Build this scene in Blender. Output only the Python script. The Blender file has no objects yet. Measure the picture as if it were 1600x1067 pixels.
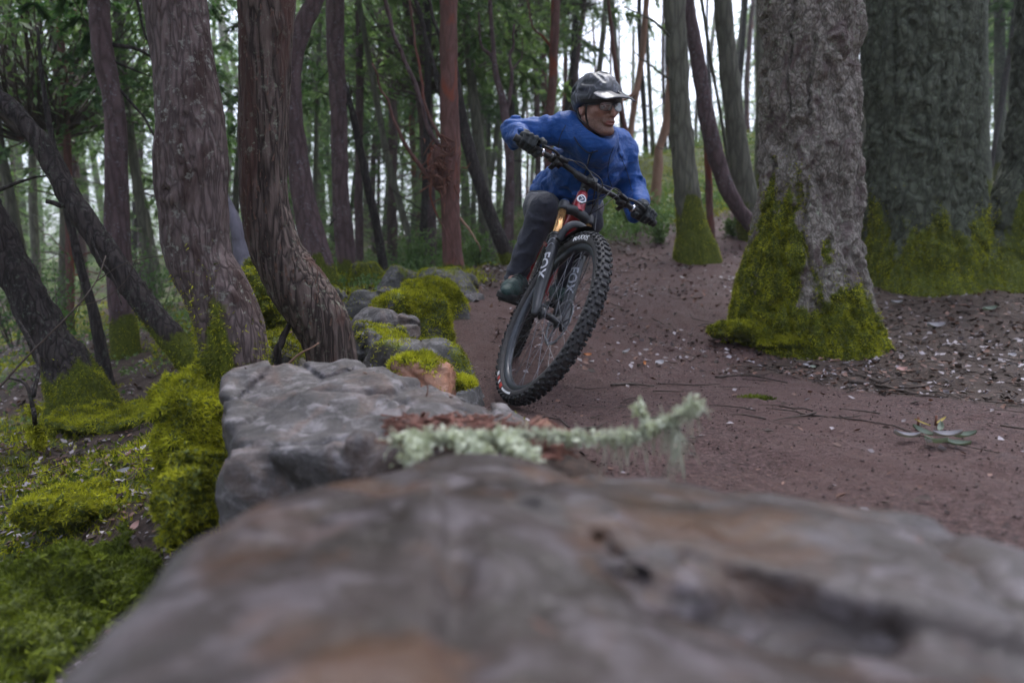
import bpy, math, random
import numpy as np
from mathutils import Vector, Matrix
random.seed(7)
rng = np.random.default_rng(11)
SC = bpy.context.scene
COL = SC.collection

# ------------------------------------------------------------------ camera, world, sun, exposure
CAMZ = 0.5
PITCH = math.radians(5.007)
cam_data = bpy.data.cameras.new("camera")
cam_data.lens = 24.0
cam_data.sensor_width = 36.0
cam_data.clip_start = 0.02
cam_data.clip_end = 600
cam_data.dof.use_dof = True
cam_data.dof.focus_distance = 2.85
cam_data.dof.aperture_fstop = 1.8
cam = bpy.data.objects.new("camera", cam_data)
cam.location = (0, 0, CAMZ)
cam.rotation_euler = (math.radians(90) - PITCH, 0, 0)
COL.objects.link(cam)
SC.camera = cam

SUN_EL, SUN_AZ = math.radians(64), math.radians(20)
world = bpy.data.worlds.new("World")
SC.world = world
world.use_nodes = True
wn = world.node_tree
bg = wn.nodes["Background"]
sky = wn.nodes.new("ShaderNodeTexSky")
sky.sky_type = 'NISHITA'
sky.sun_disc = False
sky.sun_elevation = SUN_EL
sky.sun_rotation = SUN_AZ
sky.air_density = 1.0
sky.dust_density = 3.0
hs = wn.nodes.new("ShaderNodeHueSaturation")
hs.inputs["Saturation"].default_value = 0.36
tint = wn.nodes.new("ShaderNodeMixRGB")
tint.blend_type = 'MULTIPLY'
tint.inputs[0].default_value = 1.0
tint.inputs[2].default_value = (0.95, 0.97, 1.08, 1)
wn.links.new(sky.outputs[0], hs.inputs["Color"])
wn.links.new(hs.outputs[0], tint.inputs[1])
# an overcast dome is brighter overhead than at the horizon
wtc = wn.nodes.new("ShaderNodeTexCoord"); wsep = wn.nodes.new("ShaderNodeSeparateXYZ"); wmr = wn.nodes.new("ShaderNodeMapRange")
wn.links.new(wtc.outputs["Generated"], wsep.inputs[0]); wn.links.new(wsep.outputs["Z"], wmr.inputs["Value"])
wmr.inputs["From Min"].default_value = 0; wmr.inputs["From Max"].default_value = 1; wmr.inputs["To Min"].default_value = .55; wmr.inputs["To Max"].default_value = 2.2
dome = wn.nodes.new("ShaderNodeVectorMath"); dome.operation = 'SCALE'
wn.links.new(tint.outputs[0], dome.inputs[0]); wn.links.new(wmr.outputs[0], dome.inputs["Scale"])
wn.links.new(dome.outputs[0], bg.inputs[0])
bg.inputs[1].default_value = 0.115
sun_data = bpy.data.lights.new("sun", 'SUN')
sun_data.energy = 1.5
sun_data.angle = math.radians(14)
sun_data.color = (1.0, 0.98, 0.95)
sun = bpy.data.objects.new("sun", sun_data)
# light from high behind the subject, as through the canopy gap over the trail
sun_dir = Vector((math.sin(SUN_AZ) * math.cos(SUN_EL), math.cos(SUN_AZ) * math.cos(SUN_EL), math.sin(SUN_EL)))
sun.rotation_euler = sun_dir.to_track_quat('Z', 'Y').to_euler()
COL.objects.link(sun)
SC.view_settings.view_transform = 'Standard'
SC.view_settings.look = 'None'
SC.view_settings.gamma = 1.0
SC.view_settings.use_curve_mapping = False
SC.view_settings.exposure = 1.62
SC.cycles.use_denoising = True
SC.cycles.max_bounces = 6
SC.cycles.diffuse_bounces = 3
SC.cycles.glossy_bounces = 2
SC.cycles.transmission_bounces = 4
SC.cycles.transparent_max_bounces = 8
SC.cycles.sample_clamp_indirect = 5

# ------------------------------------------------------------------ numpy noise
def _h(ix, iy, iz, seed=0):
    n = (ix.astype(np.int64) * 374761393 + iy.astype(np.int64) * 668265263 + iz.astype(np.int64) * 2147483647 + seed * 1274126177) & 0xffffffff
    n = ((n ^ (n >> 13)) * 1274126177) & 0xffffffff
    n = ((n ^ (n >> 16)) * 2246822519) & 0xffffffff
    return ((n ^ (n >> 15)) & 0xffffff) / float(0xffffff)

def vnoise(p, seed=0):
    i = np.floor(p).astype(np.int64)
    f = p - i
    f = f * f * f * (f * (f * 6 - 15) + 10)
    x, y, z = i[..., 0], i[..., 1], i[..., 2]
    fx, fy, fz = f[..., 0], f[..., 1], f[..., 2]
    r = 0
    for dx in (0, 1):
        for dy in (0, 1):
            for dz in (0, 1):
                w = (fx if dx else 1 - fx) * (fy if dy else 1 - fy) * (fz if dz else 1 - fz)
                r = r + w * _h(x + dx, y + dy, z + dz, seed)
    return r * 2 - 1

def fbm(p, octv=4, seed=0, lac=2.03, gain=.5):
    a, s, r = 1.0, 1.0, 0
    for k in range(octv):
        r = r + a * vnoise(p * s + k * 17.3, seed + k)
        a *= gain
        s *= lac
    return r

def voro(p, seed=0):
    """F1, F2 distances"""
    i = np.floor(p).astype(np.int64)
    f1 = np.full(p.shape[:-1], 9.0)
    f2 = np.full(p.shape[:-1], 9.0)
    for dx in (-1, 0, 1):
        for dy in (-1, 0, 1):
            for dz in (-1, 0, 1):
                c = i + np.array([dx, dy, dz])
                q = c + np.stack([_h(c[..., 0], c[..., 1], c[..., 2], seed + k) for k in (1, 2, 3)], -1)
                d = np.sqrt(((q - p) ** 2).sum(-1))
                f2 = np.minimum(f2, np.maximum(f1, d))
                f1 = np.minimum(f1, d)
    return f1, f2

def sstep(a, b, x):
    t = np.clip((x - a) / (b - a), 0, 1)
    return t * t * (3 - 2 * t)

def nrm(v):
    v = np.asarray(v, float)
    return v / np.maximum(np.linalg.norm(v, axis=-1, keepdims=True), 1e-9)

# ------------------------------------------------------------------ placing helpers
CP, SP = math.cos(PITCH), math.sin(PITCH)
F = 1600 * 24 / 36
def P(px, py, y):
    """world point that the photo shows at pixel (px,py) of 1600x1067 when it stands y metres ahead"""
    a = (px - 800) / F
    b = (533.5 - py) / F
    dy, dz = CP + b * SP, -SP + b * CP
    t = y / dy
    return np.array([a * t, y, CAMZ + dz * t])

# ------------------------------------------------------------------ object helpers
def mesh_np(name, V, Fc, mat=None, smooth=True, parent=None, attrs=None, link=True):
    V = np.ascontiguousarray(V, dtype=np.float32)
    me = bpy.data.meshes.new(name)
    if isinstance(Fc, np.ndarray):
        n, k = Fc.shape
        me.vertices.add(len(V))
        me.vertices.foreach_set("co", V.ravel())
        me.loops.add(n * k)
        me.loops.foreach_set("vertex_index", np.ascontiguousarray(Fc, dtype=np.int32).ravel())
        me.polygons.add(n)
        me.polygons.foreach_set("loop_start", np.arange(0, n * k, k, dtype=np.int32))
        me.update(calc_edges=True)
    else:
        me.from_pydata([tuple(map(float, v)) for v in V], [], [tuple(map(int, f)) for f in Fc])
        me.update()
    if smooth:
        me.polygons.foreach_set("use_smooth", np.ones(len(me.polygons), dtype=bool))
    if attrs:
        for k_, a in attrs.items():
            at = me.attributes.new(k_, 'FLOAT', 'POINT')
            at.data.foreach_set("value", np.ascontiguousarray(a, dtype=np.float32))
    if mat:
        me.materials.append(mat)
    if not link:
        return me
    return obj_from(name, me, parent)

def obj_from(name, me, parent=None):
    o = bpy.data.objects.new(name, me)
    COL.objects.link(o)
    if parent is not None:
        o.parent = parent
        o.matrix_parent_inverse = Matrix.Translation(-Vector(parent_world(parent)))
    return o

def parent_world(p):
    v = Vector((0, 0, 0))
    while p is not None:
        v = v + p.location
        p = p.parent if (p.parent and p.type == 'EMPTY') else None
    return v

def tag(o, label=None, cat=None, group=None, kind=None):
    if label: o["label"] = label
    if cat: o["category"] = cat
    if group: o["group"] = group
    if kind: o["kind"] = kind
    return o

def empty(name, loc, label=None, cat=None, group=None, parent=None):
    o = bpy.data.objects.new(name, None)
    o.empty_display_size = .1
    COL.objects.link(o)
    if parent is not None:
        o.parent = parent
        o.location = (0, 0, 0)
    else:
        o.location = tuple(float(c) for c in loc)
    return tag(o, label, cat, group)

def join(parts):
    """list of (V,F) with same face width -> one (V,F)"""
    Vs, Fs, n = [], [], 0
    for V, Fc in parts:
        Vs.append(V); Fs.append(np.asarray(Fc) + n); n += len(V)
    return np.vstack(Vs), np.vstack(Fs)

def catmull(pts, n):
    pts = np.asarray(pts, float)
    m = len(pts)
    P0 = np.vstack([2 * pts[0] - pts[1], pts, 2 * pts[-1] - pts[-2]])
    # chord-length parametrisation of samples
    seg = np.linalg.norm(np.diff(pts[:, :3], axis=0), axis=1)
    cum = np.r_[0, np.cumsum(seg)]
    s = np.linspace(0, cum[-1], n)
    i = np.clip(np.searchsorted(cum, s, side='right') - 1, 0, m - 2)
    t = ((s - cum[i]) / np.maximum(seg[i], 1e-9))[:, None]
    a, b, c, d = P0[i], P0[i + 1], P0[i + 2], P0[i + 3]
    return .5 * (2 * b + (c - a) * t + (2 * a - 5 * b + 4 * c - d) * t ** 2 + (3 * b - a - 3 * c + d) * t ** 3)

def frames(C):
    T = nrm(np.gradient(C, axis=0))
    ref = np.array([0, -1.0, 0]) if abs(T[:, 1]).mean() < .8 else np.array([1.0, 0, 0])
    N = np.zeros_like(T)
    n = ref - T[0] * (ref @ T[0]); n /= np.linalg.norm(n)
    for k in range(len(T)):
        n = n - T[k] * (n @ T[k]); n /= np.linalg.norm(n)
        N[k] = n
    B = np.cross(T, N)
    return T, N, B

def tube(path, rad, nseg=8, nring=None, cap=True, ell=None):
    """swept tube; path (k,3), rad scalar or (k,) -> V, F quads"""
    path = np.asarray(path, float)
    rad = np.full(len(path), rad, float) if np.isscalar(rad) else np.asarray(rad, float)
    if nring:
        q = catmull(np.c_[path, rad], nring)
        path, rad = q[:, :3], np.maximum(q[:, 3], 1e-4)
    T, N, B = frames(path)
    th = np.linspace(0, 2 * np.pi, nseg, endpoint=False)
    e1, e2 = (1, 1) if ell is None else ell
    ring = np.cos(th)[None, :, None] * N[:, None] * e1 + np.sin(th)[None, :, None] * B[:, None] * e2
    V = (path[:, None] + ring * rad[:, None, None]).reshape(-1, 3)
    n = len(path)
    i = np.arange(n - 1)[:, None] * nseg
    j = np.arange(nseg)[None]
    j2 = (j + 1) % nseg
    Fc = np.stack([i + j, i + j2, i + nseg + j2, i + nseg + j], -1).reshape(-1, 4)
    if cap:
        V = np.vstack([V, path[0], path[-1]])
        a, b = len(V) - 2, len(V) - 1
        e = []
        for k in range(0, nseg, 2):
            e.append([a, (k + 2) % nseg, (k + 1) % nseg, k])
            o = (n - 1) * nseg
            e.append([b, o + k, o + (k + 1) % nseg, o + (k + 2) % nseg])
        Fc = np.vstack([Fc, np.array(e)])
    return V, Fc

def box(c, u, v, w, bev=0):
    """box centred c with half-axis vectors u,v,w"""
    c, u, v, w = [np.asarray(t, float) for t in (c, u, v, w)]
    V = np.array([c + a * u + b * v + d * w for a in (-1, 1) for b in (-1, 1) for d in (-1, 1)])
    Fc = np.array([[0, 1, 3, 2], [4, 6, 7, 5], [0, 4, 5, 1], [2, 3, 7, 6], [0, 2, 6, 4], [1, 5, 7, 3]])
    return V, Fc

def revolve(profile, c, ax, e1, nseg=48):
    """profile list (r, a): radius and offset along axis, closed loop -> quads"""
    pr = np.asarray(profile, float)
    th = np.linspace(0, 2 * np.pi, nseg, endpoint=False)
    ax, e1 = nrm(ax), nrm(e1)
    e2 = np.cross(ax, e1)
    R = np.cos(th)[:, None] * e1 + np.sin(th)[:, None] * e2
    V = (np.asarray(c) + pr[None, :, 0, None] * R[:, None] + pr[None, :, 1, None] * ax).reshape(-1, 3)
    m = len(pr)
    i = np.arange(nseg)[:, None]
    j = np.arange(m)[None]
    i2, j2 = (i + 1) % nseg, (j + 1) % m
    Fc = np.stack([i * m + j, i2 * m + j, i2 * m + j2, i * m + j2], -1).reshape(-1, 4)
    return V, Fc

# ------------------------------------------------------------------ surface nets on a signed-distance grid
def snets(fn, lo, hi, h):
    lo, hi = np.asarray(lo, float), np.asarray(hi, float)
    ns = np.ceil((hi - lo) / h).astype(int) + 1
    ax = [lo[k] + h * np.arange(ns[k]) for k in range(3)]
    G = np.stack(np.meshgrid(*ax, indexing='ij'), -1)
    D = np.empty(ns)
    for a in range(0, ns[0], 24):
        D[a:a + 24] = fn(G[a:a + 24])
    S = D < 0
    c = np.zeros(tuple(n - 1 for n in ns), int)
    for dx in (0, 1):
        for dy in (0, 1):
            for dz in (0, 1):
                c += S[dx:ns[0] - 1 + dx, dy:ns[1] - 1 + dy, dz:ns[2] - 1 + dz]
    act = (c > 0) & (c < 8)
    idx = np.full(act.shape, -1)
    cells = np.argwhere(act)
    idx[act] = np.arange(len(cells))
    acc = np.zeros((len(cells), 3)); cnt = np.zeros(len(cells))
    cor = [(a, b, d) for a in (0, 1) for b in (0, 1) for d in (0, 1)]
    for p in cor:
        for k in range(3):
            if p[k] == 0:
                q = list(p); q[k] = 1
                A = D[cells[:, 0] + p[0], cells[:, 1] + p[1], cells[:, 2] + p[2]]
                B_ = D[cells[:, 0] + q[0], cells[:, 1] + q[1], cells[:, 2] + q[2]]
                m = (A < 0) != (B_ < 0)
                t = np.where(m, A / np.where(m, A - B_, 1), 0)
                pt = np.tile(np.array(p, float), (len(cells), 1)); pt[:, k] = t
                acc[m] += pt[m]; cnt[m] += 1
    V = lo + h * (cells + acc / cnt[:, None])
    Fs = []
    for k in range(3):
        a, b = [(1, 2), (2, 0), (0, 1)][k]
        sl0 = [slice(None)] * 3; sl1 = [slice(None)] * 3
        sl0[k] = slice(0, ns[k] - 1); sl1[k] = slice(1, ns[k])
        for s_ in (sl0, sl1):
            s_[a] = slice(1, ns[a] - 1); s_[b] = slice(1, ns[b] - 1)
        A, B_ = S[tuple(sl0)], S[tuple(sl1)]
        for flip in (False, True):
            m = (A & ~B_) if not flip else (~A & B_)
            e = np.argwhere(m)
            if not len(e): continue
            e[:, a] += 1; e[:, b] += 1
            q = []
            for oa, ob in ((0, 0), (1, 0), (1, 1), (0, 1)):
                f = e.copy(); f[:, a] -= 1 - oa; f[:, b] -= 1 - ob
                q.append(idx[f[:, 0], f[:, 1], f[:, 2]])
            q = np.stack(q, -1)
            if flip: q = q[:, ::-1]
            Fs.append(q)
    return V, np.vstack(Fs)

def smin(a, b, k):
    h = np.clip(.5 + .5 * (b - a) / k, 0, 1)
    return b * (1 - h) + a * h - k * h * (1 - h)
def smax(a, b, k): return -smin(-a, -b, k)
def cone(p, a, b, ra, rb):
    a, b = np.asarray(a, float), np.asarray(b, float)
    ab = b - a
    t = np.clip(((p - a) @ ab) / (ab @ ab), 0, 1)
    return np.linalg.norm(p - a - t[..., None] * ab, axis=-1) - (ra + (rb - ra) * t)
def ellip(p, c, r, R=None):
    q = p - np.asarray(c, float)
    if R is not None: q = q @ np.asarray(R).T      # rows of R = local axes
    r = np.asarray(r, float)
    k0 = np.linalg.norm(q / r, axis=-1)
    k1 = np.linalg.norm(q / (r * r), axis=-1)
    return k0 * (k0 - 1) / np.maximum(k1, 1e-6)

# ------------------------------------------------------------------ materials
class NT:
    def __init__(s, name):
        s.m = bpy.data.materials.new(name); s.m.use_nodes = True
        s.t = s.m.node_tree; s.b = s.t.nodes["Principled BSDF"]; s.out = s.t.nodes["Material Output"]
    def n(s, typ, **kw):
        nd = s.t.nodes.new("ShaderNode" + typ)
        for k, v in kw.items():
            if k.startswith('_'):
                setattr(nd, k[1:], v)
            else:
                key = k.replace('__', ' ')
                key = int(key[1:]) if key[0] == 'i' and key[1:].isdigit() else key
                s.set(nd.inputs[key], v)
        return nd
    def set(s, inp, v):
        if isinstance(v, bpy.types.NodeSocket): s.t.links.new(v, inp)
        elif isinstance(v, bpy.types.Node): s.t.links.new(v.outputs[0], inp)
        else: inp.default_value = v if not (isinstance(v, tuple) and len(v) == 3 and len(inp.default_value) == 4) else (*v, 1)
    def coord(s, scale=(1, 1, 1), obj=True):
        g = s.n("TexCoord") if obj else s.n("NewGeometry")
        src = g.outputs["Object"] if obj else g.outputs["Position"]
        return s.n("Mapping", Vector=src, Scale=scale).outputs[0]
    def noise(s, vec, scale=5., detail=4., rough=.55, dist=0.):
        return s.n("TexNoise", Vector=vec, Scale=scale, Detail=detail, Roughness=rough, Distortion=dist).outputs[0]
    def ramp(s, fac, stops, interp='LINEAR'):
        r = s.n("ValToRGB", Fac=fac); e = r.color_ramp; e.interpolation = interp
        while len(e.elements) < len(stops): e.elements.new(.5)
        for el, (p_, c) in zip(e.elements, stops):
            el.position = p_; el.color = (*c, 1) if len(c) == 3 else c
        return r.outputs[0]
    def gray(s, fac, lo, hi): return s.n("MapRange", Value=fac, From__Min=lo, From__Max=hi).outputs[0]
    def mix(s, f, a, b, typ='MIX'):
        return s.n("MixRGB", _blend_type=typ, Fac=f, Color1=a, Color2=b).outputs[0]
    def math(s, op, a, b=0.0): return s.n("Math", _operation=op, i0=a, i1=b).outputs[0]
    def attr(s, name): return s.n("Attribute", _attribute_name=name).outputs["Fac"]
    def bump(s, h, strength=.5, dist=.01, normal=None):
        b = s.n("Bump", Height=h, Strength=strength, Distance=dist)
        if normal is not None: s.set(b.inputs["Normal"], normal)
        s.t.links.new(b.outputs[0], s.b.inputs["Normal"]); return b.outputs[0]
    def fin(s, color=None, rough=None, metal=None, spec=None, **kw):
        for k, v in (("Base Color", color), ("Roughness", rough), ("Metallic", metal), ("Specular IOR Level", spec)):
            if v is not None: s.set(s.b.inputs[k], v)
        return s.m

def simple(name, col, rough=.5, metal=0., spec=.5, nscale=40., var=.25, bump=0.1, bdist=.001, coat=0.):
    t = NT(name)
    c = t.coord()
    nz = t.noise(c, nscale, 4.)
    dark = tuple(x * (1 - var) for x in col); lite = tuple(min(1, x * (1 + var)) for x in col)
    t.bump(nz, bump, bdist)
    if coat: t.b.inputs["Coat Weight"].default_value = coat
    return t.fin(t.ramp(nz, [(.3, dark), (.7, lite)]), rough, metal, spec)

def bark_mat(name, c1, c2, c3, zs=.25, scale=14., moss=True, patch=None, bd=.012, crack=.5, rough=.9, lichen=None):
    """c1 crevice, c2 body, c3 raised"""
    t = NT(name)
    c = t.coord((1, 1, zs))
    big = t.noise(c, scale * .35, 5., .6, .4)
    fine = t.noise(c, scale * 2.2, 6., .7, .3)
    vor = t.n("TexVoronoi", Vector=t.mix(.12, c, t.n("TexNoise", Vector=c, Scale=scale * .5).outputs["Color"], 'ADD'),
              Scale=scale, _feature='DISTANCE_TO_EDGE').outputs["Distance"]
    plate = t.gray(vor, 0., .22)
    body = t.mix(t.gray(fine, .3, .7), c2, c3)
    body = t.mix(t.gray(big, .35, .7), body, t.mix(.5, body, c3))
    col = t.mix(t.math('MULTIPLY', t.math('SUBTRACT', 1., plate), crack), body, c1)
    if patch:
        pz = t.noise(t.coord((1, 1, zs * 1.6)), scale * .22, 4., .6, .6)
        col = t.mix(t.gray(pz, .54, .62), col, patch)
    if lichen:
        lz = t.noise(t.coord(), 38., 5., .75)
        l2 = t.noise(t.coord(), 5., 2.)
        col = t.mix(t.math('MULTIPLY', t.gray(lz, .56, .62), t.gray(l2, .4, .65)), col, lichen)
    if moss:
        mz = t.noise(t.coord(), 22., 6., .7)
        mcol = t.ramp(t.noise(t.coord(), 60., 5., .7), [(.3, (.03, .04, .006)), (.55, (.085, .10, .012)), (.75, (.16, .18, .02))])
        mf = t.gray(t.math('ADD', t.attr("moss"), t.math('MULTIPLY', t.math('SUBTRACT', mz, .5), .9)), .42, .58)
        col = t.mix(mf, col, mcol)
    hgt = t.math('ADD', t.math('MULTIPLY', plate, .6), t.math('ADD', t.math('MULTIPLY', fine, .6), t.math('MULTIPLY', big, .5)))
    t.bump(hgt, .75, bd)
    return t.fin(col, rough, 0., .25)

def leaf_mat(name, c1, c2, trans=.35, rough=.55, scale=3., spec=.3):
    t = NT(name)
    geo = t.n("NewGeometry")
    rnd = geo.outputs["Random Per Island"]
    nz = t.noise(t.coord(obj=False), scale, 3.)
    col = t.mix(t.math('ADD', t.math('MULTIPLY', rnd, .45), t.math('MULTIPLY', t.gray(nz, .38, .62), .55)), c1, c2)
    t.fin(col, rough, 0., spec)
    tr = t.n("BsdfTranslucent", Color=t.mix(1., col, (1.0, 1.1, .7, 1), 'MULTIPLY'))
    mx = t.n("MixShader", Fac=trans)
    t.t.links.new(t.b.outputs[0], mx.inputs[1]); t.t.links.new(tr.outputs[0], mx.inputs[2])
    t.t.links.new(mx.outputs[0], t.out.inputs[0])
    return t.m

def blades(P0, N, ln, wd, droop=.3, curl=0., jit=.5, seed=0, two=False):
    """one bent triangle (or quad leaf) per point"""
    r = np.random.default_rng(seed)
    n = len(P0)
    d = nrm(N + r.normal(0, jit, (n, 3)))
    d[:, 2] -= droop * r.random(n)
    d = nrm(d)
    s = nrm(np.cross(d, r.normal(0, 1, (n, 3))))
    L = (ln * (.5 + r.random(n)))[:, None] if np.isscalar(ln) else (ln * (.6 + .8 * r.random(n)))[:, None]
    W = (wd * (.6 + .8 * r.random(n)))[:, None]
    if not two:
        V = np.stack([P0 - s * W, P0 + s * W, P0 + d * L], 1).reshape(-1, 3)
        return V, np.arange(3 * n).reshape(-1, 3)
    m = P0 + d * L * .5
    up = np.cross(s, d) * (L * curl)
    V = np.stack([P0, m + s * W + up * .3, P0 + d * L - up, m - s * W + up * .3], 1).reshape(-1, 3)
    return V, np.arange(4 * n).reshape(-1, 4)

def scatter(V, Fc, n, weight=None, seed=0):
    """random points + normals on faces; weight per vertex"""
    r = np.random.default_rng(seed)
    Fc = Fc[:, :4] if Fc.shape[1] >= 4 else Fc
    A, B_, C = V[Fc[:, 0]], V[Fc[:, 1]], V[Fc[:, 2]]
    D_ = V[Fc[:, -1]]
    nn = np.cross(C - A, (D_ - B_) if Fc.shape[1] == 4 else (B_ - A))
    ar = np.linalg.norm(nn, axis=1)
    w = ar.copy()
    if weight is not None: w *= weight[Fc].mean(1)
    if w.sum() <= 0: return np.zeros((0, 3)), np.zeros((0, 3))
    k = r.choice(len(Fc), n, p=w / w.sum())
    u, v = r.random((n, 1)), r.random((n, 1))
    if Fc.shape[1] == 4:
        pt = (A[k] * (1 - u) + B_[k] * u) * (1 - v) + (D_[k] * (1 - u) + C[k] * u) * v
        sgn = 1
    else:
        fl = (u + v) > 1
        u = np.where(fl, 1 - u, u); v = np.where(fl, 1 - v, v)
        pt = A[k] + (B_[k] - A[k]) * u + (C[k] - A[k]) * v
        sgn = -1
    return pt, sgn * nn[k] / np.maximum(ar[k], 1e-12)[:, None]

def fixn(V, Fc):
    """flip a closed mesh whose faces point inwards"""
    a, b, c = V[Fc[:, 0]], V[Fc[:, 1]], V[Fc[:, 2]]
    vol = (a * np.cross(b, c)).sum()
    if Fc.shape[1] == 4:
        vol += (a * np.cross(c, V[Fc[:, 3]])).sum()
    return (V, Fc) if vol > 0 else (V, Fc[:, ::-1])

# ================================================================== TERRAIN
CTRL = [ # px, py, y(m)
 (815,632,2.78),(1250,530,5.0),(1100,560,4.4),(1000,480,5.4),(1100,400,8.0),(1165,370,9.5),(980,430,7.0),(900,470,5.4),
 (720,500,4.2),(690,600,3.1),(760,470,4.9),(830,480,4.8),
 (1400,450,6.6),(1500,425,7.3),(1590,430,7.2),(1450,390,9.5),(1590,350,12),(1530,270,18),
 (1000,360,10),(1080,300,13),(1010,235,18),(1150,215,19),(900,300,19),(870,400,10.5),
 (800,405,13),(650,420,10),(560,425,9),(480,440,8),(620,395,18),(450,395,18),(760,370,20),
 (120,650,4.5),(250,610,5.0),(10,700,3.6),(200,690,3.4),(60,760,2.6),(270,800,2.1),(120,880,2.0),(30,1040,1.5),(180,960,1.7),
 (10,560,7),(200,530,8.5),(100,490,14),(250,470,20),(10,480,18),(420,560,4.0),(400,510,5.2),(500,470,6.2),(330,640,3.0),
]
cp = [P(*c) for c in CTRL]
cp += [np.array(v, float) for v in [
 (1.2, 1.2, 0), (1.6, 2.0, 0.0), (2.4, 2.4, .02), (0.75, .7, 0), (1.4, 0, 0), (2.2, 0, .03), (1.0, 2.6, 0), (2.6, 3.6, .04), (4.2, 4.2, .12),
 (.1, .4, -.05), (.1, 1.2, 0), (-.25, 1.6, -.02), (-.2, 2.2, .02), (.4, 2.0, 0.0), (.3, 1.5, -.02), (-.6, .5, -.42), (-.5, 0, -.42), (-.4, -1.5, -.3), (-2, -1, -.5), (-.5, 2.7, .06),
 (1.5, -2, 0), (3.5, -2, .1), (5, 1, .3), (7, 4, .6), (8, 9, 1.0), (-3, 1, -.6), (-5, 3, -.9), (-7, 7, -.9), (-12, 12, -.8),
 (0, -8, .1), (8, -8, .3), (-8, -8, -.8), (14, 14, 1.8), (0.01, 3.85, .09), (-.45, 3.6, .15), (-.5, 4.6, .32),
 (0, 30, 3.0), (-15, 30, 1.5), (12, 30, 5), (25, 25, 3.5), (-30, 30, 0), (30, 5, 2), (-30, 0, -2), (0, 60, 4), (-50, 60, 2), (50, 60, 5), (60, 0, 3), (-60, 0, -3), (0, -60, 0), (60, -60, 1), (-60, -60, -2), (0, 100, 5), (90, 90, 5), (-90, 90, 3)]]
cp = np.array(cp)
def _tk(r): return r   # linear RBF: stable, no overshoot
_A = np.linalg.norm(cp[:, None, :2] - cp[None, :, :2], axis=2)
_n = len(cp)
_M = np.zeros((_n + 3, _n + 3)); _M[:_n, :_n] = np.sqrt(_A ** 2 + .35 ** 2) + np.eye(_n) * .01
_M[:_n, _n:] = np.c_[np.ones(_n), cp[:, :2]]; _M[_n:, :_n] = _M[:_n, _n:].T
_W = np.linalg.solve(_M, np.r_[cp[:, 2], 0, 0, 0])
def base_h(x, y):
    x = np.asarray(x, float); y = np.asarray(y, float)
    sh = x.shape; q = np.c_[x.ravel(), y.ravel()]
    out = np.empty(len(q))
    for a in range(0, len(q), 20000):
        b = q[a:a + 20000]
        r = np.sqrt(((b[:, None] - cp[None, :, :2]) ** 2).sum(-1) + .35 ** 2)
        out[a:a + 20000] = r @ _W[:_n] + _W[_n] + b @ _W[_n + 1:]
    return out.reshape(sh)
TRAIL = np.array([(12, 15, .7), (7.5, 12.6, .7), (4.9, 11.0, .75), (3.5, 9.7, .8), (2.4, 8.3, .85), (1.45, 6.6, .95), (.75, 5.2, 1.05), (.45, 3.9, .95), (.75, 2.8, .95), (1.25, 1.8, .95), (1.7, .9, .95), (2.3, -1, .95), (3, -4, .95), (3.5, -9, .95)])
def trail_mask(x, y):
    x = np.asarray(x, float); y = np.asarray(y, float)
    best = np.full(x.shape, 9.0)
    for a, b in zip(TRAIL[:-1], TRAIL[1:]):
        d = b[:2] - a[:2]
        t = np.clip(((x - a[0]) * d[0] + (y - a[1]) * d[1]) / (d @ d), 0, 1)
        dd = np.hypot(x - a[0] - t * d[0], y - a[1] - t * d[1]) - (a[2] + (b[2] - a[2]) * t)
        best = np.minimum(best, dd)
    n = fbm(np.stack([x * 1.7, y * 1.7, x * 0], -1), 3, 5) * .18
    return 1 - sstep(-.12, .16, best + n)
def rut_h(x, y):
    best = np.full(x.shape, 9.0)
    for a, b in zip(TRAIL[:-1], TRAIL[1:]):
        d = b[:2] - a[:2]; L_ = math.hypot(*d)
        t = ((x - a[0]) * d[0] + (y - a[1]) * d[1]) / L_ ** 2
        s_ = ((x - a[0]) * d[1] - (y - a[1]) * d[0]) / L_
        ok = (t >= -.02) & (t <= 1.02)
        best = np.where(ok & (np.abs(s_) < np.abs(best)), s_, best)
    w = .06 * vnoise(np.stack([x * .8, y * .8, 0 * x], -1), 91)
    g = 0
    for off, wd, dp in ((-.22, .035, .010), (.05, .05, .009), (.31, .03, .008), (.52, .04, .006)):
        g = g - dp * np.exp(-((best + w - off) / wd) ** 2) + dp * .5 * np.exp(-((best + w - off - wd * 1.9) / (wd * .7)) ** 2)
    return g
def H(x, y):
    x = np.asarray(x, float); y = np.asarray(y, float)
    h = base_h(x, y)
    tm = trail_mask(x, y)
    p = np.stack([x, y, x * 0], -1)
    far = sstep(4, 14, np.hypot(x, y))
    h = h + rut_h(x, y) * tm
    rough = (1 - tm) * (.035 + .25 * far)
    h = h + rough * fbm(p * (.9 - .4 * far)[..., None], 4, 3) + fbm(p * 6, 4, 9) * (.010 + .008 * (1 - tm)) + fbm(p * 26, 3, 19) * .0035
    return h
def Hs(x, y): return float(H(np.array([x]), np.array([y]))[0])

G_N = 410
_L = math.asinh(70 / 1.4)
_u = np.linspace(-1, 1, G_N)
gx = 1.4 * np.sinh(_u * _L) + .4
gy = 1.4 * np.sinh(_u * _L) + 2.2
GX, GY = np.meshgrid(gx, gy, indexing='ij')
GZ = H(GX, GY)
gv = np.stack([GX, GY, GZ], -1).reshape(-1, 3)
tmv = trail_mask(GX, GY).ravel()
_pp = np.stack([GX, GY, GX * 0], -1).reshape(-1, 3)
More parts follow.
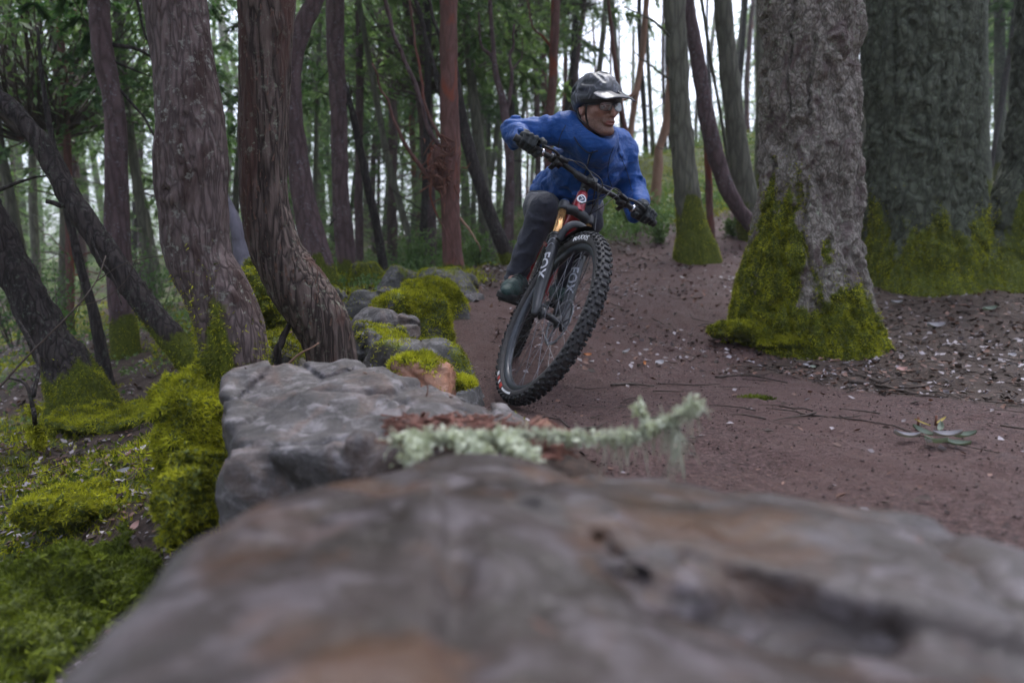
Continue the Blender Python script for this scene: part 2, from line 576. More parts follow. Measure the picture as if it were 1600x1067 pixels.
# where moss grows on the ground: left bank, hillside behind the rider, around trunks
mossv = np.clip(.32 + fbm(_pp * 1.1, 4, 31) * .75, 0, 1)
left = sstep(-.1, -.6, gv[:, 0] + .12 * gv[:, 1] * 0)
hill = 2.0 * np.exp(-((gv[:, 0] - 4.0) / 5.0) ** 2 - ((gv[:, 1] - 16) / 6) ** 2)
rightside = sstep(.5, 1.5, gv[:, 0]) * (1 - sstep(8, 11, gv[:, 1]))
mossv = np.clip(mossv * (.35 + .75 * left) + hill * .5 - rightside * .5, 0, 1) * (1 - tmv)
ii = np.arange(G_N - 1)[:, None] * G_N; jj = np.arange(G_N - 1)[None]
gf = np.stack([ii + jj, ii + G_N + jj, ii + G_N + jj + 1, ii + jj + 1], -1).reshape(-1, 4)
fm = tmv[gf].mean(1) > .5
def sub(V, Fc, *att):
    u, inv = np.unique(Fc, return_inverse=True)
    return (V[u], inv.reshape(Fc.shape)) + tuple(a[u] for a in att)

def ground_mat():
    t = NT("forest_soil")
    c = t.coord()
    n1 = t.noise(c, 9., 6., .65)
    n2 = t.noise(c, 70., 6., .75, .3)
    n3 = t.noise(c, 260., 3., .8)
    n4 = t.noise(c, 1.3, 3.)
    soil = t.ramp(n2, [(.36, (.010, .004, .004)), (.5, (.075, .038, .034)), (.66, (.180, .112, .104))])
    soil = t.mix(t.gray(n4, .4, .7), soil, (.100, .055, .048))
    soil = t.mix(t.gray(n3, .62, .74), soil, (.20, .13, .115))
    litter = t.ramp(n2, [(.3, (.012, .008, .006)), (.48, (.05, .03, .022)), (.62, (.10, .062, .045)), (.8, (.17, .13, .11))])
    litter = t.mix(t.gray(n1, .5, .65), litter, (.035, .022, .017))
    col = t.mix(t.attr("trail"), litter, soil)
    mn = t.noise(c, 14., 6., .7)
    mcol = t.ramp(t.noise(c, 90., 5., .7), [(.3, (.02, .03, .005)), (.55, (.075, .095, .012)), (.75, (.15, .18, .02))])
    mf = t.gray(t.math('ADD', t.attr("moss"), t.math('MULTIPLY', t.math('SUBTRACT', mn, .5), .8)), .45, .6)
    col = t.mix(mf, col, mcol)
    vo = t.n("TexVoronoi", Vector=c, Scale=95.).outputs["Distance"]
    h = t.math('ADD', t.math('MULTIPLY', n2, 1.), t.math('ADD', t.math('MULTIPLY', n3, .5), t.math('MULTIPLY', vo, -.35)))
    t.bump(h, .9, .012)
    return t.fin(col, t.ramp(n1, [(.3, (.62,) * 3), (.7, (.9,) * 3)]), 0., .35)
M_ground = ground_mat()
V_, F_, a1, a2 = sub(gv, gf[fm], tmv, mossv)
tag(mesh_np("dirt_trail", V_, F_, M_ground, attrs={"trail": a1, "moss": a2}), kind="structure",
    label="brown dirt bike trail curving round the big mossy fir and down past the rock wall")
V_, F_, a1, a2 = sub(gv, gf[~fm], tmv, mossv)
tag(mesh_np("forest_floor", V_, F_, M_ground, attrs={"trail": a1, "moss": a2}), kind="structure",
    label="forest floor of dark leaf litter and moss on both sides of the trail")

# ================================================================== MATERIALS for vegetation and stone
M_moss = leaf_mat("moss_green", (.035, .045, .010), (.54, .53, .04), .3, .8, 9., .1)
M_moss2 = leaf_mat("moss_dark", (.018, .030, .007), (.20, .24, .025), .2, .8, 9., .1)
M_conif = leaf_mat("fir_needles", (.035, .085, .035), (.12, .20, .07), .45, .6, .5)
M_conif2 = leaf_mat("cedar_needles", (.07, .13, .06), (.22, .30, .14), .5, .6, .5)
M_broad = leaf_mat("madrone_leaves", (.05, .10, .04), (.17, .24, .09), .4, .45, .5)
M_under = leaf_mat("understory_leaves", (.06, .12, .035), (.19, .28, .10), .35, .5, 2.)
M_litter = leaf_mat("dead_leaves", (.09, .05, .035), (.36, .26, .23), .1, .6, 6.)
M_twig = simple("dead_twig_bark", (.055, .038, .030), .85, nscale=60, var=.5, bump=.6, bdist=.002)
M_twig2 = simple("red_twig_bark", (.14, .055, .035), .8, nscale=60, var=.4, bump=.5, bdist=.002)

B_near = bark_mat("bark_brown_scaly", (.012, .008, .008), (.070, .046, .043), (.165, .125, .120), .20, 36., patch=(.045, .027, .024), bd=.010, crack=.6, lichen=(.24, .24, .21))
B_shag = bark_mat("bark_shaggy_red_brown", (.014, .010, .009), (.062, .042, .036), (.15, .112, .098), .10, 32., patch=(.080, .042, .034), bd=.012, crack=.85, lichen=(.20, .21, .16))
B_dark = bark_mat("bark_dark", (.006, .005, .005), (.024, .018, .017), (.068, .054, .052), .2, 26., bd=.014, crack=.7, lichen=(.10, .11, .09))
B_purp = bark_mat("bark_purple_brown", (.02, .012, .013), (.075, .046, .047), (.15, .10, .105), .25, 13., lichen=(.22, .22, .24))
B_red = bark_mat("bark_madrone_red", (.020, .012, .011), (.095, .040, .033), (.18, .095, .085), .3, 14., patch=(.20, .060, .038), bd=.006, crack=.3)
B_grey = bark_mat("bark_grey_green", (.03, .028, .022), (.095, .090, .068), (.17, .165, .13), .2, 14.)
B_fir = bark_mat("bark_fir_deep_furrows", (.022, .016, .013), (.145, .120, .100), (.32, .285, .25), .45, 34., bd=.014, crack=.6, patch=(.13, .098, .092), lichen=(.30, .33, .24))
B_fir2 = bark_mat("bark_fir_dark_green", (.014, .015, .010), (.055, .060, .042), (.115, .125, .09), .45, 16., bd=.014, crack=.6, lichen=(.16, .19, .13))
B_pale = bark_mat("bark_pale_lilac", (.04, .036, .04), (.10, .09, .105), (.20, .185, .23), .4, 10., crack=.25)
B_salmon = bark_mat("bark_bare_madrone_salmon", (.10, .05, .035), (.24, .135, .095), (.34, .21, .155), .4, 6., crack=.2, moss=False)

def bark_h(p, s, deep, kind):
    """displacement height for bark (metres)"""
    w = p + .35 / s * np.stack([fbm(p * s * .5, 2, 41), fbm(p * s * .5, 2, 42), fbm(p * s * .35, 2, 43)], -1)
    if kind == 'fir':
        w = p + .05 * np.stack([fbm(p * 5, 3, 41), fbm(p * 5, 3, 42), fbm(p * 3, 2, 43)], -1)
        f1, f2 = voro(w * np.array([s, s, s * .17]), 3)
        g1, g2 = voro(w * np.array([s, s, s * .8]) * 2.3, 9)
        rid = 1 - np.abs(vnoise(w * np.array([s * 1.6, s * 1.6, s * .3]), 5))
        pl = sstep(.0, .26, f2 - f1)
        return deep * (pl * .75 + rid * .55 - .9) + deep * .13 * sstep(0, .2, g2 - g1) * pl + deep * .17 * fbm(p * s * np.array([4, 4, 2.2]), 4, 8) + deep * .4 * fbm(p * s * .4, 2, 12)
    if kind == 'shag':
        q = w * np.array([s, s, s * .10])
        r = 1 - np.abs(vnoise(q, 5))
        return deep * (r - .5) + deep * .5 * fbm(p * s * np.array([2.5, 2.5, .35]), 3, 6)
    q = w * np.array([s, s, s * .35])
    return deep * fbm(q, 4, 15)

class Tree:
    pass
def catm_path(path, d, n):
    pts = []
    for k, q in enumerate(path):
        y = q[3] if len(q) > 3 else d
        w = P(q[0], q[1], y)
        pts.append([*w, q[2] * .5 * y / F / max(.2, 1)])
    return catmull(np.array(pts), n)

def make_trunk(name, path, d, mat, nseg=20, nring=60, deep=.006, s=14., kind='plain', moss_to=None, moss_side=0., extend=3.0,
               parent=None, knots=(), seed=0, flare=0., down=.35, moss_amt=1.0, bulge=.03):
    """path: photo pixels (px,py,width) top to bottom at distance d; grown on upward by `extend` metres"""
    pts = catm_path(path, d, nring)
    top = pts[0].copy()
    dirn = nrm(pts[0][:3] - pts[3][:3])
    ex = []
    ne = max(3, int(extend / .4))
    for k in range(ne, 0, -1):
        f = k / ne
        q = top[:3] + (dirn * (1 - .5 * f) + np.array([0, 0, .5 * f])) * extend * f
        ex.append([*q, max(top[3] * (1 - .55 * f), .004)])
    btm = pts[-1].copy()
    dn = nrm(pts[-1][:3] - pts[-4][:3]); dn[2] = min(dn[2], -.5); dn = nrm(dn)
    lo = [[*(btm[:3] + dn * down * f), btm[3] * (1 + .25 * f)] for f in (.5, 1.)]
    A = np.vstack([ex, pts, lo])
    C, R = A[:, :3], A[:, 3]
    R = R * (1 + bulge * fbm(np.c_[C[:, 2] * 2.5, C[:, :2] * 0 + seed], 2, seed + 3))
    T, N, B = frames(C)
    th = np.linspace(0, 2 * np.pi, nseg, endpoint=False)
    ring = np.cos(th)[None, :, None] * N[:, None] + np.sin(th)[None, :, None] * B[:, None]
    RR = np.repeat(R[:, None], nseg, 1)
    if flare:
        hgt = (C[:, 2] - btm[2])[:, None]
        lob = .5 + .5 * fbm(np.stack([np.cos(th) * 1.3 + seed, np.sin(th) * 1.3, th * 0], -1), 2, seed)[None]
        RR = RR * (1 + flare * lob * np.exp(-np.maximum(hgt, 0) / (R[-1] * .9)))
    V = C[:, None] + ring * RR[..., None]
    hh = bark_h(V + seed * 3.1, s, deep, kind)
    hh = hh * np.clip(RR / .03, .1, 1)
    V = V + ring * hh[..., None]
    for (kx, ky, kr, kh) in knots:    # knots / bulges at photo pixels
        c = P(kx, ky, d - R[len(R) // 2])
        dd = np.linalg.norm(V - c, axis=-1)
        V = V + ring * (kh * np.exp(-(dd / kr) ** 2))[..., None] - ring * (kh * 1.6 * np.exp(-(dd / (kr * .35)) ** 2))[..., None]
    base_z = float(np.asarray(Hs(btm[0], btm[1])))
    if moss_to is None: ms = np.zeros(V.shape[:2])
    else:
        hz = V[..., 2] - base_z
        side = (ring[..., 0] * moss_side)
        ms = sstep(1.5, .40, hz / (moss_to * (1 + .45 * side)) + .55 * fbm(V * np.array([6, 6, 2.5]), 4, seed + 9)) * moss_amt
    n = len(C)
    Vf = V.reshape(-1, 3)
    i = np.arange(n - 1)[:, None] * nseg; j = np.arange(nseg)[None]; j2 = (j + 1) % nseg
    Fc = np.stack([i + j, i + nseg + j, i + nseg + j2, i + j2], -1).reshape(-1, 4)
    T_ = Tree(); T_.C, T_.R, T_.V, T_.F, T_.moss, T_.base = C, R, Vf, Fc, ms.ravel(), np.array([btm[0], btm[1], base_z])
    T_.mat, T_.name = mat, name
    return T_

def build_tree(T_, label, cat="tree", group=None, tufts=0, tl=.012, crown=None, crown_z=2.6, crown_s=1., name=None):
    root = empty(name or T_.name, T_.base, label, cat, group)
    tr = mesh_np("trunk", T_.V, T_.F[:, ::-1], T_.mat, attrs={"moss": T_.moss}, parent=root)
    if tufts:
        pt, nn = scatter(T_.V, T_.F, tufts, np.clip(T_.moss, 0, 1) ** 2, seed=len(label))
        cc = T_.base * 0 + T_.C[np.argmin(np.abs(T_.C[:, None, 2] - pt[None, :, 2]), axis=0)]
        out = nrm(pt - cc)
        nn = np.where((nn * out).sum(-1, keepdims=True) < 0, -nn, nn)
        v, f = blades(pt - nn * tl * .2, nn, tl, tl * .16, .5, jit=.7, seed=3)
        tag(mesh_np("moss", v, f, M_moss, False, root), kind="stuff")
    if crown is not None:
        top = T_.C[0]
        o = bpy.data.objects.new("crown", crown)
        COL.objects.link(o); o.parent = root
        at = T_.C[np.argmin(np.abs(T_.C[:, 2] - (T_.base[2] + crown_z)))]
        o.location = tuple(at - T_.base)
        o.rotation_euler = (0, 0, random.uniform(0, 6.28)); o.scale = (crown_s,) * 3
    return root

def branch(root, path, rad, mat, nseg=7, nring=14, name="branch", moss=0., wob=.0):
    """path of world points; rad (r0, r1)"""
    p = np.asarray(path, float)
    C = catmull(p, nring)
    if wob: C = C + wob * np.stack([fbm(C * 6 + k * 9, 2, k) for k in range(3)], -1) * np.linspace(0, 1, nring)[:, None]
    v, f = tube(C, np.linspace(rad[0], rad[1], nring), nseg)
    return mesh_np(name, v, f, mat, parent=root, attrs={"moss": np.full(len(v), moss)})

# ------------------------------------------------------------------ crowns (shared meshes)
def limb_leaves(path, r, nt, ll, seed, spread=.22, droop=.25):
    """flat drooping sprays along a limb: returns triangles"""
    rr = np.random.default_rng(seed)
    n = len(path)
    outV = []
    T = nrm(np.gradient(path, axis=0))
    side = nrm(np.cross(T, [0, 0, 1.0]))
    t = rr.random(nt) ** .7
    k = np.clip((t * (n - 1)).astype(int), 0, n - 1)
    sg = rr.choice([-1, 1], nt)[:, None]
    wlen = (spread * (1.1 - .7 * t) * (.5 + rr.random(nt)))[:, None]
    dirn = nrm(side[k] * sg + T[k] * (.5 + .4 * rr.random((nt, 1))) + np.array([0, 0, -1]) * droop * rr.random((nt, 1)))
    m = 7
    u = rr.random((nt, m, 1)) 
    base = path[k][:, None] + dirn[:, None] * wlen[:, None] * u + rr.normal(0, .012, (nt, m, 3))
    base[..., 2] -= (u[..., 0] ** 2) * wlen * .35
    b = base.reshape(-1, 3)
    dd = np.repeat(dirn, m, 0) + rr.normal(0, .45, (nt * m, 3))
    dd[:, 2] -= .15
    dd = nrm(dd)
    sd = nrm(np.cross(dd, rr.normal(0, .35, dd.shape) + np.array([0, 0, 1])))
    L = ll * (.6 + .8 * rr.random((len(b), 1))); W = L * .2
    V = np.stack([b - sd * W, b + sd * W, b + dd * L], 1)
    return V.reshape(-1, 3)

def conifer_crown(name, mat, height=7., n_limb=34, l0=2.0, nt=60, ll=.10, seed=1, up=0., low_bare=.0, twig_mat=None):
    rr = np.random.default_rng(seed)
    tri, tub = [], []
    for k in range(n_limb):
        z = height * (k + rr.random() * .8) / n_limb
        L = l0 * (1 - .75 * z / height) * (.6 + .6 * rr.random())
        a = rr.random() * 6.283
        dr = np.array([math.cos(a), math.sin(a), 0])
        u = np.linspace(0, 1, 9)[:, None]
        path = np.array([0, 0, z]) + dr * L * u + np.array([0, 0, 1]) * (up * u * L - (.35 + .25 * rr.random()) * L * u ** 2) + rr.normal(0, .02, (9, 3))
        tub.append(tube(path, np.linspace(.016, .004, 9), 4, cap=False))
        tri.append(limb_leaves(path, 0, int(nt * L / l0 * 1.4) + 6, ll, seed * 97 + k, spread=.30 * l0 ** .5))
    tv = np.vstack(tri)
    tf = np.arange(len(tv)).reshape(-1, 3)
    bv, bf = join(tub)
    bt = np.vstack([bf[:, [0, 1, 2]], bf[:, [0, 2, 3]]])
    me = mesh_np(name, np.vstack([tv, bv]), np.vstack([tf, bt + len(tv)]), None, False, link=False)
    me.materials.append(mat); me.materials.append(twig_mat or M_twig)
    mi = np.zeros(len(me.polygons), dtype=np.int32); mi[len(tf):] = 1
    me.polygons.foreach_set("material_index", mi)
    return me

def broad_crown(name, mat, size=2.2, ncl=60, nl=90, ll=.09, seed=1):
    rr = np.random.default_rng(seed)
    tri, tub = [], []
    for k in range(ncl):
        a = rr.random() * 6.283; rad = size * rr.random() ** .5; z = size * 1.6 * rr.random()
        c = np.array([math.cos(a) * rad, math.sin(a) * rad, z])
        mid = c * [.45, .45, .35] + rr.normal(0, .12, 3)
        path = catmull(np.array([[0, 0, -.2], mid, c]), 8)
        tub.append(tube(path, np.linspace(.02, .004, 8), 4, cap=False))
        r = .28 + .25 * rr.random()
        n = int(nl * (.5 + rr.random()))
        b = c + rr.normal(0, r * .6, (n, 3)) * [1, 1, .6]
        dd = nrm(rr.normal(0, 1, (n, 3)) + [0, 0, -.2]); sd = nrm(np.cross(dd, rr.normal(0, 1, (n, 3))))
        L = ll * (.6 + .8 * rr.random((n, 1))); W = L * .24
        m = b + dd * L * .45
        tri.append(np.stack([b, m + sd * W, b + dd * L, b, b + dd * L, m - sd * W], 1).reshape(-1, 3))
    tv = np.vstack(tri); tf = np.arange(len(tv)).reshape(-1, 3)
    bv, bf = join(tub); bt = np.vstack([bf[:, [0, 1, 2]], bf[:, [0, 2, 3]]])
    me = mesh_np(name, np.vstack([tv, bv]), np.vstack([tf, bt + len(tv)]), None, False, link=False)
    me.materials.append(mat); me.materials.append(M_twig)
    mi = np.zeros(len(me.polygons), dtype=np.int32); mi[len(tf):] = 1
    me.polygons.foreach_set("material_index", mi)
    return me
CR = [conifer_crown("fir_crown", M_conif, 8, 30, 2.3, 52, .10, 1),
      conifer_crown("fir_crown", M_conif, 9, 32, 1.9, 50, .10, 2),
      conifer_crown("cedar_crown", M_conif2, 8, 28, 2.2, 52, .10, 3, up=.1),
      conifer_crown("cedar_crown", M_conif2, 7, 22, 2.6, 60, .11, 4, up=.25)]
CB = [broad_crown("madrone_crown", M_broad, 2.4, 60, 80, .10, 5), broad_crown("madrone_crown", M_broad, 1.8, 42, 80, .09, 6)]

# ================================================================== TREES
def px(*pts, y):   # photo pixels at one distance -> world points
    return [P(q[0], q[1], q[2] if len(q) > 2 else y) for q in pts]

# --- near left trunks
tA = make_trunk("scaly_bark_tree", [(266,-60,92),(273,0,90),(287,100,87),(298,190,96),(299,255,107),(300,310,101),(311,400,98),(336,450,100),(358,505,103),(364,560,106),(350,630,108),(334,720,130),(322,820,165)], 2.3, B_near,
                nseg=110, nring=330, deep=.0035, s=30, moss_to=.55, moss_side=.35, extend=3, knots=[(288,182,.036,.010),(344,258,.04,.012),(300,252,.03,.008),(262,300,.04,.012)], seed=1, flare=.25)
# moss grows in a line up the right of this trunk
rA = build_tree(tA, "thick scaly grey-brown trunk with a moss sleeve, left of the big grey boulder", "tree", tufts=42000, tl=.016, crown=CR[0], crown_z=3.6)
tB = make_trunk("shaggy_bark_tree", [(419,-60,84),(417,0,81),(415,100,73),(412,200,71),(411,290,73),(419,350,75),(436,400,78),(467,450,85),(500,500,83),(517,550,74),(521,600,78)], 2.65, B_shag,
                nseg=150, nring=360, deep=.0065, s=34, kind='shag', extend=3.2, moss_to=.10, knots=[(437,38,.036,.016),(452,215,.03,.008),(432,170,.03,.006)], seed=2, flare=.05)
rB = build_tree(tB, "red-brown trunk with shaggy peeling bark, curving down to the right behind the grey boulder", "tree", tufts=1500, crown=CR[2], crown_z=3.8)
# peeling bark strips on the shaggy trunk
def strips(T_, n, L, W, seed):
    r = np.random.default_rng(seed)
    pt, nn = scatter(T_.V, T_.F, n, seed=seed)
    cc = T_.C[np.argmin(np.abs(T_.C[:, None, 2] - pt[None, :, 2]), axis=0)]
    nn = nrm(pt - cc)
    t = nrm(np.array([0, 0, 1.0]) + r.normal(0, .12, (n, 3)))
    t = nrm(t - nn * (t * nn).sum(-1, keepdims=True))
    s = np.cross(nn, t)
    l = (L * (.3 + r.random(n) ** 2 * 1.2))[:, None]; w = (W * (.4 + r.random(n)))[:, None]
    lift = (.004 + .008 * r.random(n))[:, None]
    a = pt - nn * .002
    V = np.stack([a - s * w, a + s * w, a + t * l * .6 + s * w * .8 + nn * lift * .5, a + t * l * .6 - s * w * .9 + nn * lift * .35,
                  a + t * l + s * w * .3 + nn * lift, a + t * l - s * w * .2 + nn * lift], 1).reshape(-1, 3)
    b = np.arange(n)[:, None] * 6
    return V, np.vstack([b + [0, 1, 2, 3], b + [3, 2, 4, 5]])
v, f = strips(tB, 1500, .035, .0035, 5)
M_strip = simple("peeling_bark", (.13, .075, .058), .85, nscale=90, var=.45, bump=.5)
tag(mesh_np("bark_strip", v, f, M_strip, False, rB), kind="stuff")
v, f = strips(tA, 500, .014, .0035, 6)
tag(mesh_np("bark_strip", v, f, simple("bark_flake", (.11, .078, .070), .9, nscale=90, var=.45), False, rA), kind="stuff")

# --- the rest of the trees one can tell apart: (name, label, path, d, mat, kwargs, tufts, crown, crown z, scale)
SPEC = [
 ("leaning_tree", "dark limb-like trunk arching in from the left edge and leaning down to the scaly trunk", [(-190,-120,18),(-130,40,20),(-60,110,23),(0,155,26),(55,212,29),(105,300,32),(165,392,35),(230,480,38),(288,552,44),(335,600,52)], 4.0, B_dark, dict(extend=2, nseg=44, nring=170, s=22, deep=.010, moss_to=.35, moss_side=-.3), 3000, 3, 4.5, 1),
 ("leaning_tree", "black leaning trunk with a broad mossy foot at the lower left edge", [(-120,170,50),(-70,250,54),(-20,340,54),(10,400,54),(42,460,54),(78,530,60),(106,575,68),(126,625,88),(132,668,112)], 4.4, B_dark, dict(extend=3, nseg=60, nring=170, s=18, deep=.014, moss_to=.5, flare=.3, seed=6), 16000, 0, 4.5, 1),
 ("forest_tree", "slim brown trunk with a kink near the top, left of the thick scaly trunk", [(152,-40,28),(158,60,29),(166,110,29),(180,180,30),(182,300,34),(186,420,36),(196,540,42),(200,610,56)], 6.0, B_purp, dict(extend=3, nseg=22, nring=110, s=16, deep=.006, moss_to=.4, seed=8), 4000, 1, 3.6, 1),
 ("dead_sapling", "thin dark leaning stem between the arching limb and the kinked brown trunk", [(88,250,9),(104,320,12),(122,400,14),(146,490,16),(168,600,22)], 5.4, B_dark, dict(extend=1, nseg=8, nring=30), 0, None, 0, 1),
 ("forest_tree", "purple-brown trunk right behind the shaggy one, bending at the top, moss at its foot", [(512,-60,22),(492,0,25),(470,50,27),(456,110,28),(458,180,29),(468,270,34),(483,350,39),(500,420,46),(506,455,60)], 6.5, B_purp, dict(extend=2.5, nseg=22, nring=100, s=13, deep=.007, moss_to=.35, seed=9), 3500, 2, 3.8, 1),
 ("pale_stump_tree", "pale lilac-grey slender trunk on a mossy mound, seen between the scaly and the shaggy trunks", [(290,120,18),(325,240,20),(345,300,18),(368,350,20),(380,400,28),(394,440,50),(400,520,84)], 4.6, B_pale, dict(extend=2.5, nseg=22, nring=80, s=10, deep=.004, moss_to=.42, seed=10, flare=.2), 9000, 1, 3.6, 1),
 ("forest_tree", "straight dark trunk with rusty patches and small knots, midway between shaggy and red trunks", [(524,-50,26),(523,60,27),(528,150,26),(530,240,27),(534,330,29),(544,440,34)], 8.0, B_purp, dict(extend=4, nseg=22, nring=100, s=12, deep=.010, moss_to=.15, seed=11, bulge=.08), 600, 0, 3.9, 1),
 ("dead_sapling", "thin black leaning sapling just right of the straight dark trunk", [(536,120,7),(556,200,11),(572,280,13),(590,360,14),(602,435,16)], 8.2, B_dark, dict(extend=2, nseg=10, nring=50, deep=.006), 0, None, 0, 1),
 ("dead_sapling", "long thin dark pole leaning from upper left, left of the red madrone", [(556,-20,8),(580,110,9),(603,236,10),(628,330,11),(648,400,12)], 10.5, B_grey, dict(extend=4, nseg=10, nring=50), 0, 0, 6, .6),
 ("madrone_tree", "red-barked straight madrone with a shaggy burl and up-reaching branches left of the rider", [(702,-50,26),(701,60,26),(702,160,27),(704,230,30),(703,280,31),(705,350,29),(708,410,32),(716,455,44)], 6.2, B_red, dict(extend=4, nseg=34, nring=160, s=12, deep=.006, moss_to=.22, seed=12, knots=[(690,262,.09,.05)]), 1500, None, 0, 1),
 ("leaning_tree", "dark leaning trunk sloping down right to the rider's knee", [(716,150,14),(726,205,17),(744,270,20),(766,335,21),(797,412,24)], 8.0, B_dark, dict(extend=3.0, nseg=18, nring=70, moss_to=.12, seed=13), 500, 3, 4.6, .9),
 ("forest_tree", "pale grey-brown trunk behind the dark leaning one, just right of the red madrone", [(722,-40,13),(736,110,15),(746,210,17),(757,320,21),(770,435,27)], 11.0, B_grey, dict(extend=5, nseg=16, nring=70, moss_to=.3, seed=14), 900, 1, 5.8, 1),
 ("madrone_tree", "slim forked brown trunk just left of the rider's blue elbow", [(768,40,7),(774,110,9),(786,160,12),(795,230,14),(797,300,14),(794,400,17)], 9.0, B_purp, dict(extend=3, nseg=14, nring=60, seed=15), 0, 'b1', 5.0, 1),
 ("madrone_tree", "thin dark trunk with an orange-red side rising behind the rider's back", [(870,-50,13),(867,40,14),(864,120,13),(858,200,12),(856,300,12),(850,400,15)], 9.5, B_red, dict(extend=3, nseg=16, nring=60, seed=16), 0, 'b0', 5.2, 1),
 ("forest_tree", "straight grey-green trunk with a mossy foot, nearest on the right of the rider", [(1050,-50,30),(1057,60,31),(1063,180,32),(1071,280,36),(1080,345,45),(1086,388,62)], 7.8, B_grey, dict(extend=4, nseg=44, nring=150, s=14, deep=.012, moss_to=.7, seed=17, flare=.1), 9000, 0, 6.6, .9),
 ("madrone_tree", "reddish-brown trunk curving down right, between the two grey-green trunks", [(1066,-50,17),(1080,40,20),(1093,110,22),(1104,180,24),(1118,240,25),(1136,295,24),(1160,335,22),(1182,356,28)], 8.6, B_purp, dict(extend=3, nseg=20, nring=100, s=12, seed=18, moss_to=.12), 300, 'b1', 6.6, 1),
 ("forest_tree", "second grey-green trunk, leaning slightly, close to the left side of the big fir", [(1126,-50,25),(1133,50,27),(1144,150,29),(1154,240,31),(1168,320,38),(1176,350,50)], 9.2, B_grey, dict(extend=4, nseg=26, nring=100, s=14, deep=.008, moss_to=.45, seed=19), 2500, 1, 6.9, .9),
 ("dead_sapling", "very thin dark pole between the two grey-green trunks", [(1090,-40,4.5),(1110,90,5),(1126,180,5),(1142,280,6),(1152,345,8)], 9.6, B_grey, dict(extend=3, nseg=8, nring=40), 0, None, 0, 1),
 ("dead_sapling", "short thin reddish stem beside the mossy foot of the grey-green trunk", [(1104,235,8),(1107,280,10),(1110,352,12)], 8.8, B_red, dict(extend=.8, nseg=10, nring=30), 0, None, 0, 1),
 ("madrone_tree", "thin purple-red stem leaning behind the rider's left shoulder", [(960,90,6),(972,180,8),(988,240,9),(1000,300,9),(1008,372,11)], 10.5, B_red, dict(extend=3, nseg=12, nring=50), 0, 'b0', 5.0, .8),
]
ROOT = {}
for (nm, lab, path, d, mat, kw, tf, cr, cz, cs) in SPEC:
    T_ = make_trunk(nm, path, d, mat, **kw)
    crown = None if cr is None else (CB[int(cr[1])] if isinstance(cr, str) else CR[cr])
    ROOT[lab] = (build_tree(T_, lab, "tree" if "sapling" not in nm else "sapling", tufts=tf, tl=.02, crown=crown, crown_z=cz, crown_s=cs), T_)

def find(s): return next(v for k, v in ROOT.items() if s in k)
# red madrone branches and burl
mr, mT = find("shaggy burl")
for pts, r0, r1, m in [
    ([(692,235,6.2),(668,200,6.1),(648,130,6.0),(610,40,5.9),(590,-60,5.8)], .022, .014, B_purp),
    ([(694,225,6.2),(668,175,6.4),(655,110,6.5),(640,0,6.6),(635,-80,6.6)], .014, .010, B_red),
    ([(690,300,6.2),(660,265,6.1),(628,215,6.0),(605,165,6.0),(585,100,5.9)], .022, .008, B_red),
    ([(700,190,6.2),(682,120,6.3),(662,50,6.4),(640,-30,6.5)], .026, .018, B_dark),
    ([(700,150,6.2),(690,70,6.3),(672,10,6.4),(650,-60,6.4)], .020, .014, B_dark),
    ([(718,340,6.2),(742,372,6.1),(752,395,6.1)], .012, .004, B_salmon),
    ([(690,250,6.2),(672,300,6.15),(700,370,6.1),(722,420,6.1)], .010, .004, B_red)]:
    branch(mr, [P(*q) for q in pts], (r0, r1), m, 9, 26, wob=.03)
rb = np.random.default_rng(5)
burl = []
for k in range(110):
    c = P(690 + rb.normal(0, 14), 262 + rb.normal(0, 22), 6.2 - rb.random() * .22)
    dd = nrm(rb.normal(0, 1, 3) + [0, -.3, -.5])
    L = .05 + rb.random() * .13
    burl.append(tube([c - dd * L * .5, c + rb.normal(0, .012, 3), c + dd * L * .5], [.008, .007, .002], 5, cap=False))
v, f = join(burl)
tag(mesh_np("burl_shoots", v, f, M_twig2, parent=mr), kind="stuff")
v, f = snets(lambda p: ellip(p, P(692, 262, 6.2), (.13, .10, .20)) - .035 * fbm(p * 22, 3, 4), P(692, 262, 6.2) - [.25, .2, .3], P(692, 262, 6.2) + [.25, .2, .3], .018)
v, f = fixn(v, f)
mesh_np("burl", v, f, B_red, parent=mr, attrs={"moss": np.zeros(len(v))})
# knots/branches on others
def twigs(key, lst, mat, wob=.02):
    r_, T_ = find(key)
    for pts, r0, r1 in lst:
        branch(r_, [P(*q) for q in pts], (r0, r1), mat, 6, 18, wob=wob)
twigs("arching in from the left edge", [([(118,318,4),(96,322,3.95),(70,310,3.9)], .02, .012), ([(128,330,4),(150,390,3.9),(170,430,3.85),(190,480,3.8)], .008, .003), ([(-10,300,4),(40,283,4),(80,270,4.1)], .012, .004)], B_dark)
twigs("straight dark trunk with rusty", [([(534,170,8),(546,158,8),(552,140,8)], .02, .008), ([(530,155,8),(512,148,8),(490,140,8)], .012, .004), ([(536,330,8),(520,345,7.9),(515,352,7.9)], .014, .01), ([(520,100,8),(505,120,8.1),(498,130,8.1)], .01,.004)], B_dark)
twigs("thin black leaning sapling", [([(562,215,8.2),(578,205,8.1),(600,192,8.1)], .008, .003), ([(580,320,8.2),(600,318,8.1),(630,330,8)], .006, .002), ([(552,190,8.2),(548,160,8.3),(545,110,8.3)], .01, .004), ([(590,240,8.2),(620,232,8.3),(650,240,8.3)], .006, .002)], B_dark)
twigs("slim forked brown", [([(790,180,9),(800,130,9),(798,90,9),(806,40,9)], .035, .015), ([(778,130,9),(768,90,9),(752,70,9),(748,20,9)], .03, .012), ([(800,110,9),(815,90,9.1),(818,60,9.1)], .015, .005)], B_purp)
twigs("orange-red side", [([(866,80,9.5),(850,60,9.5),(832,40,9.4),(825,0,9.4)], .02, .008)], B_red)
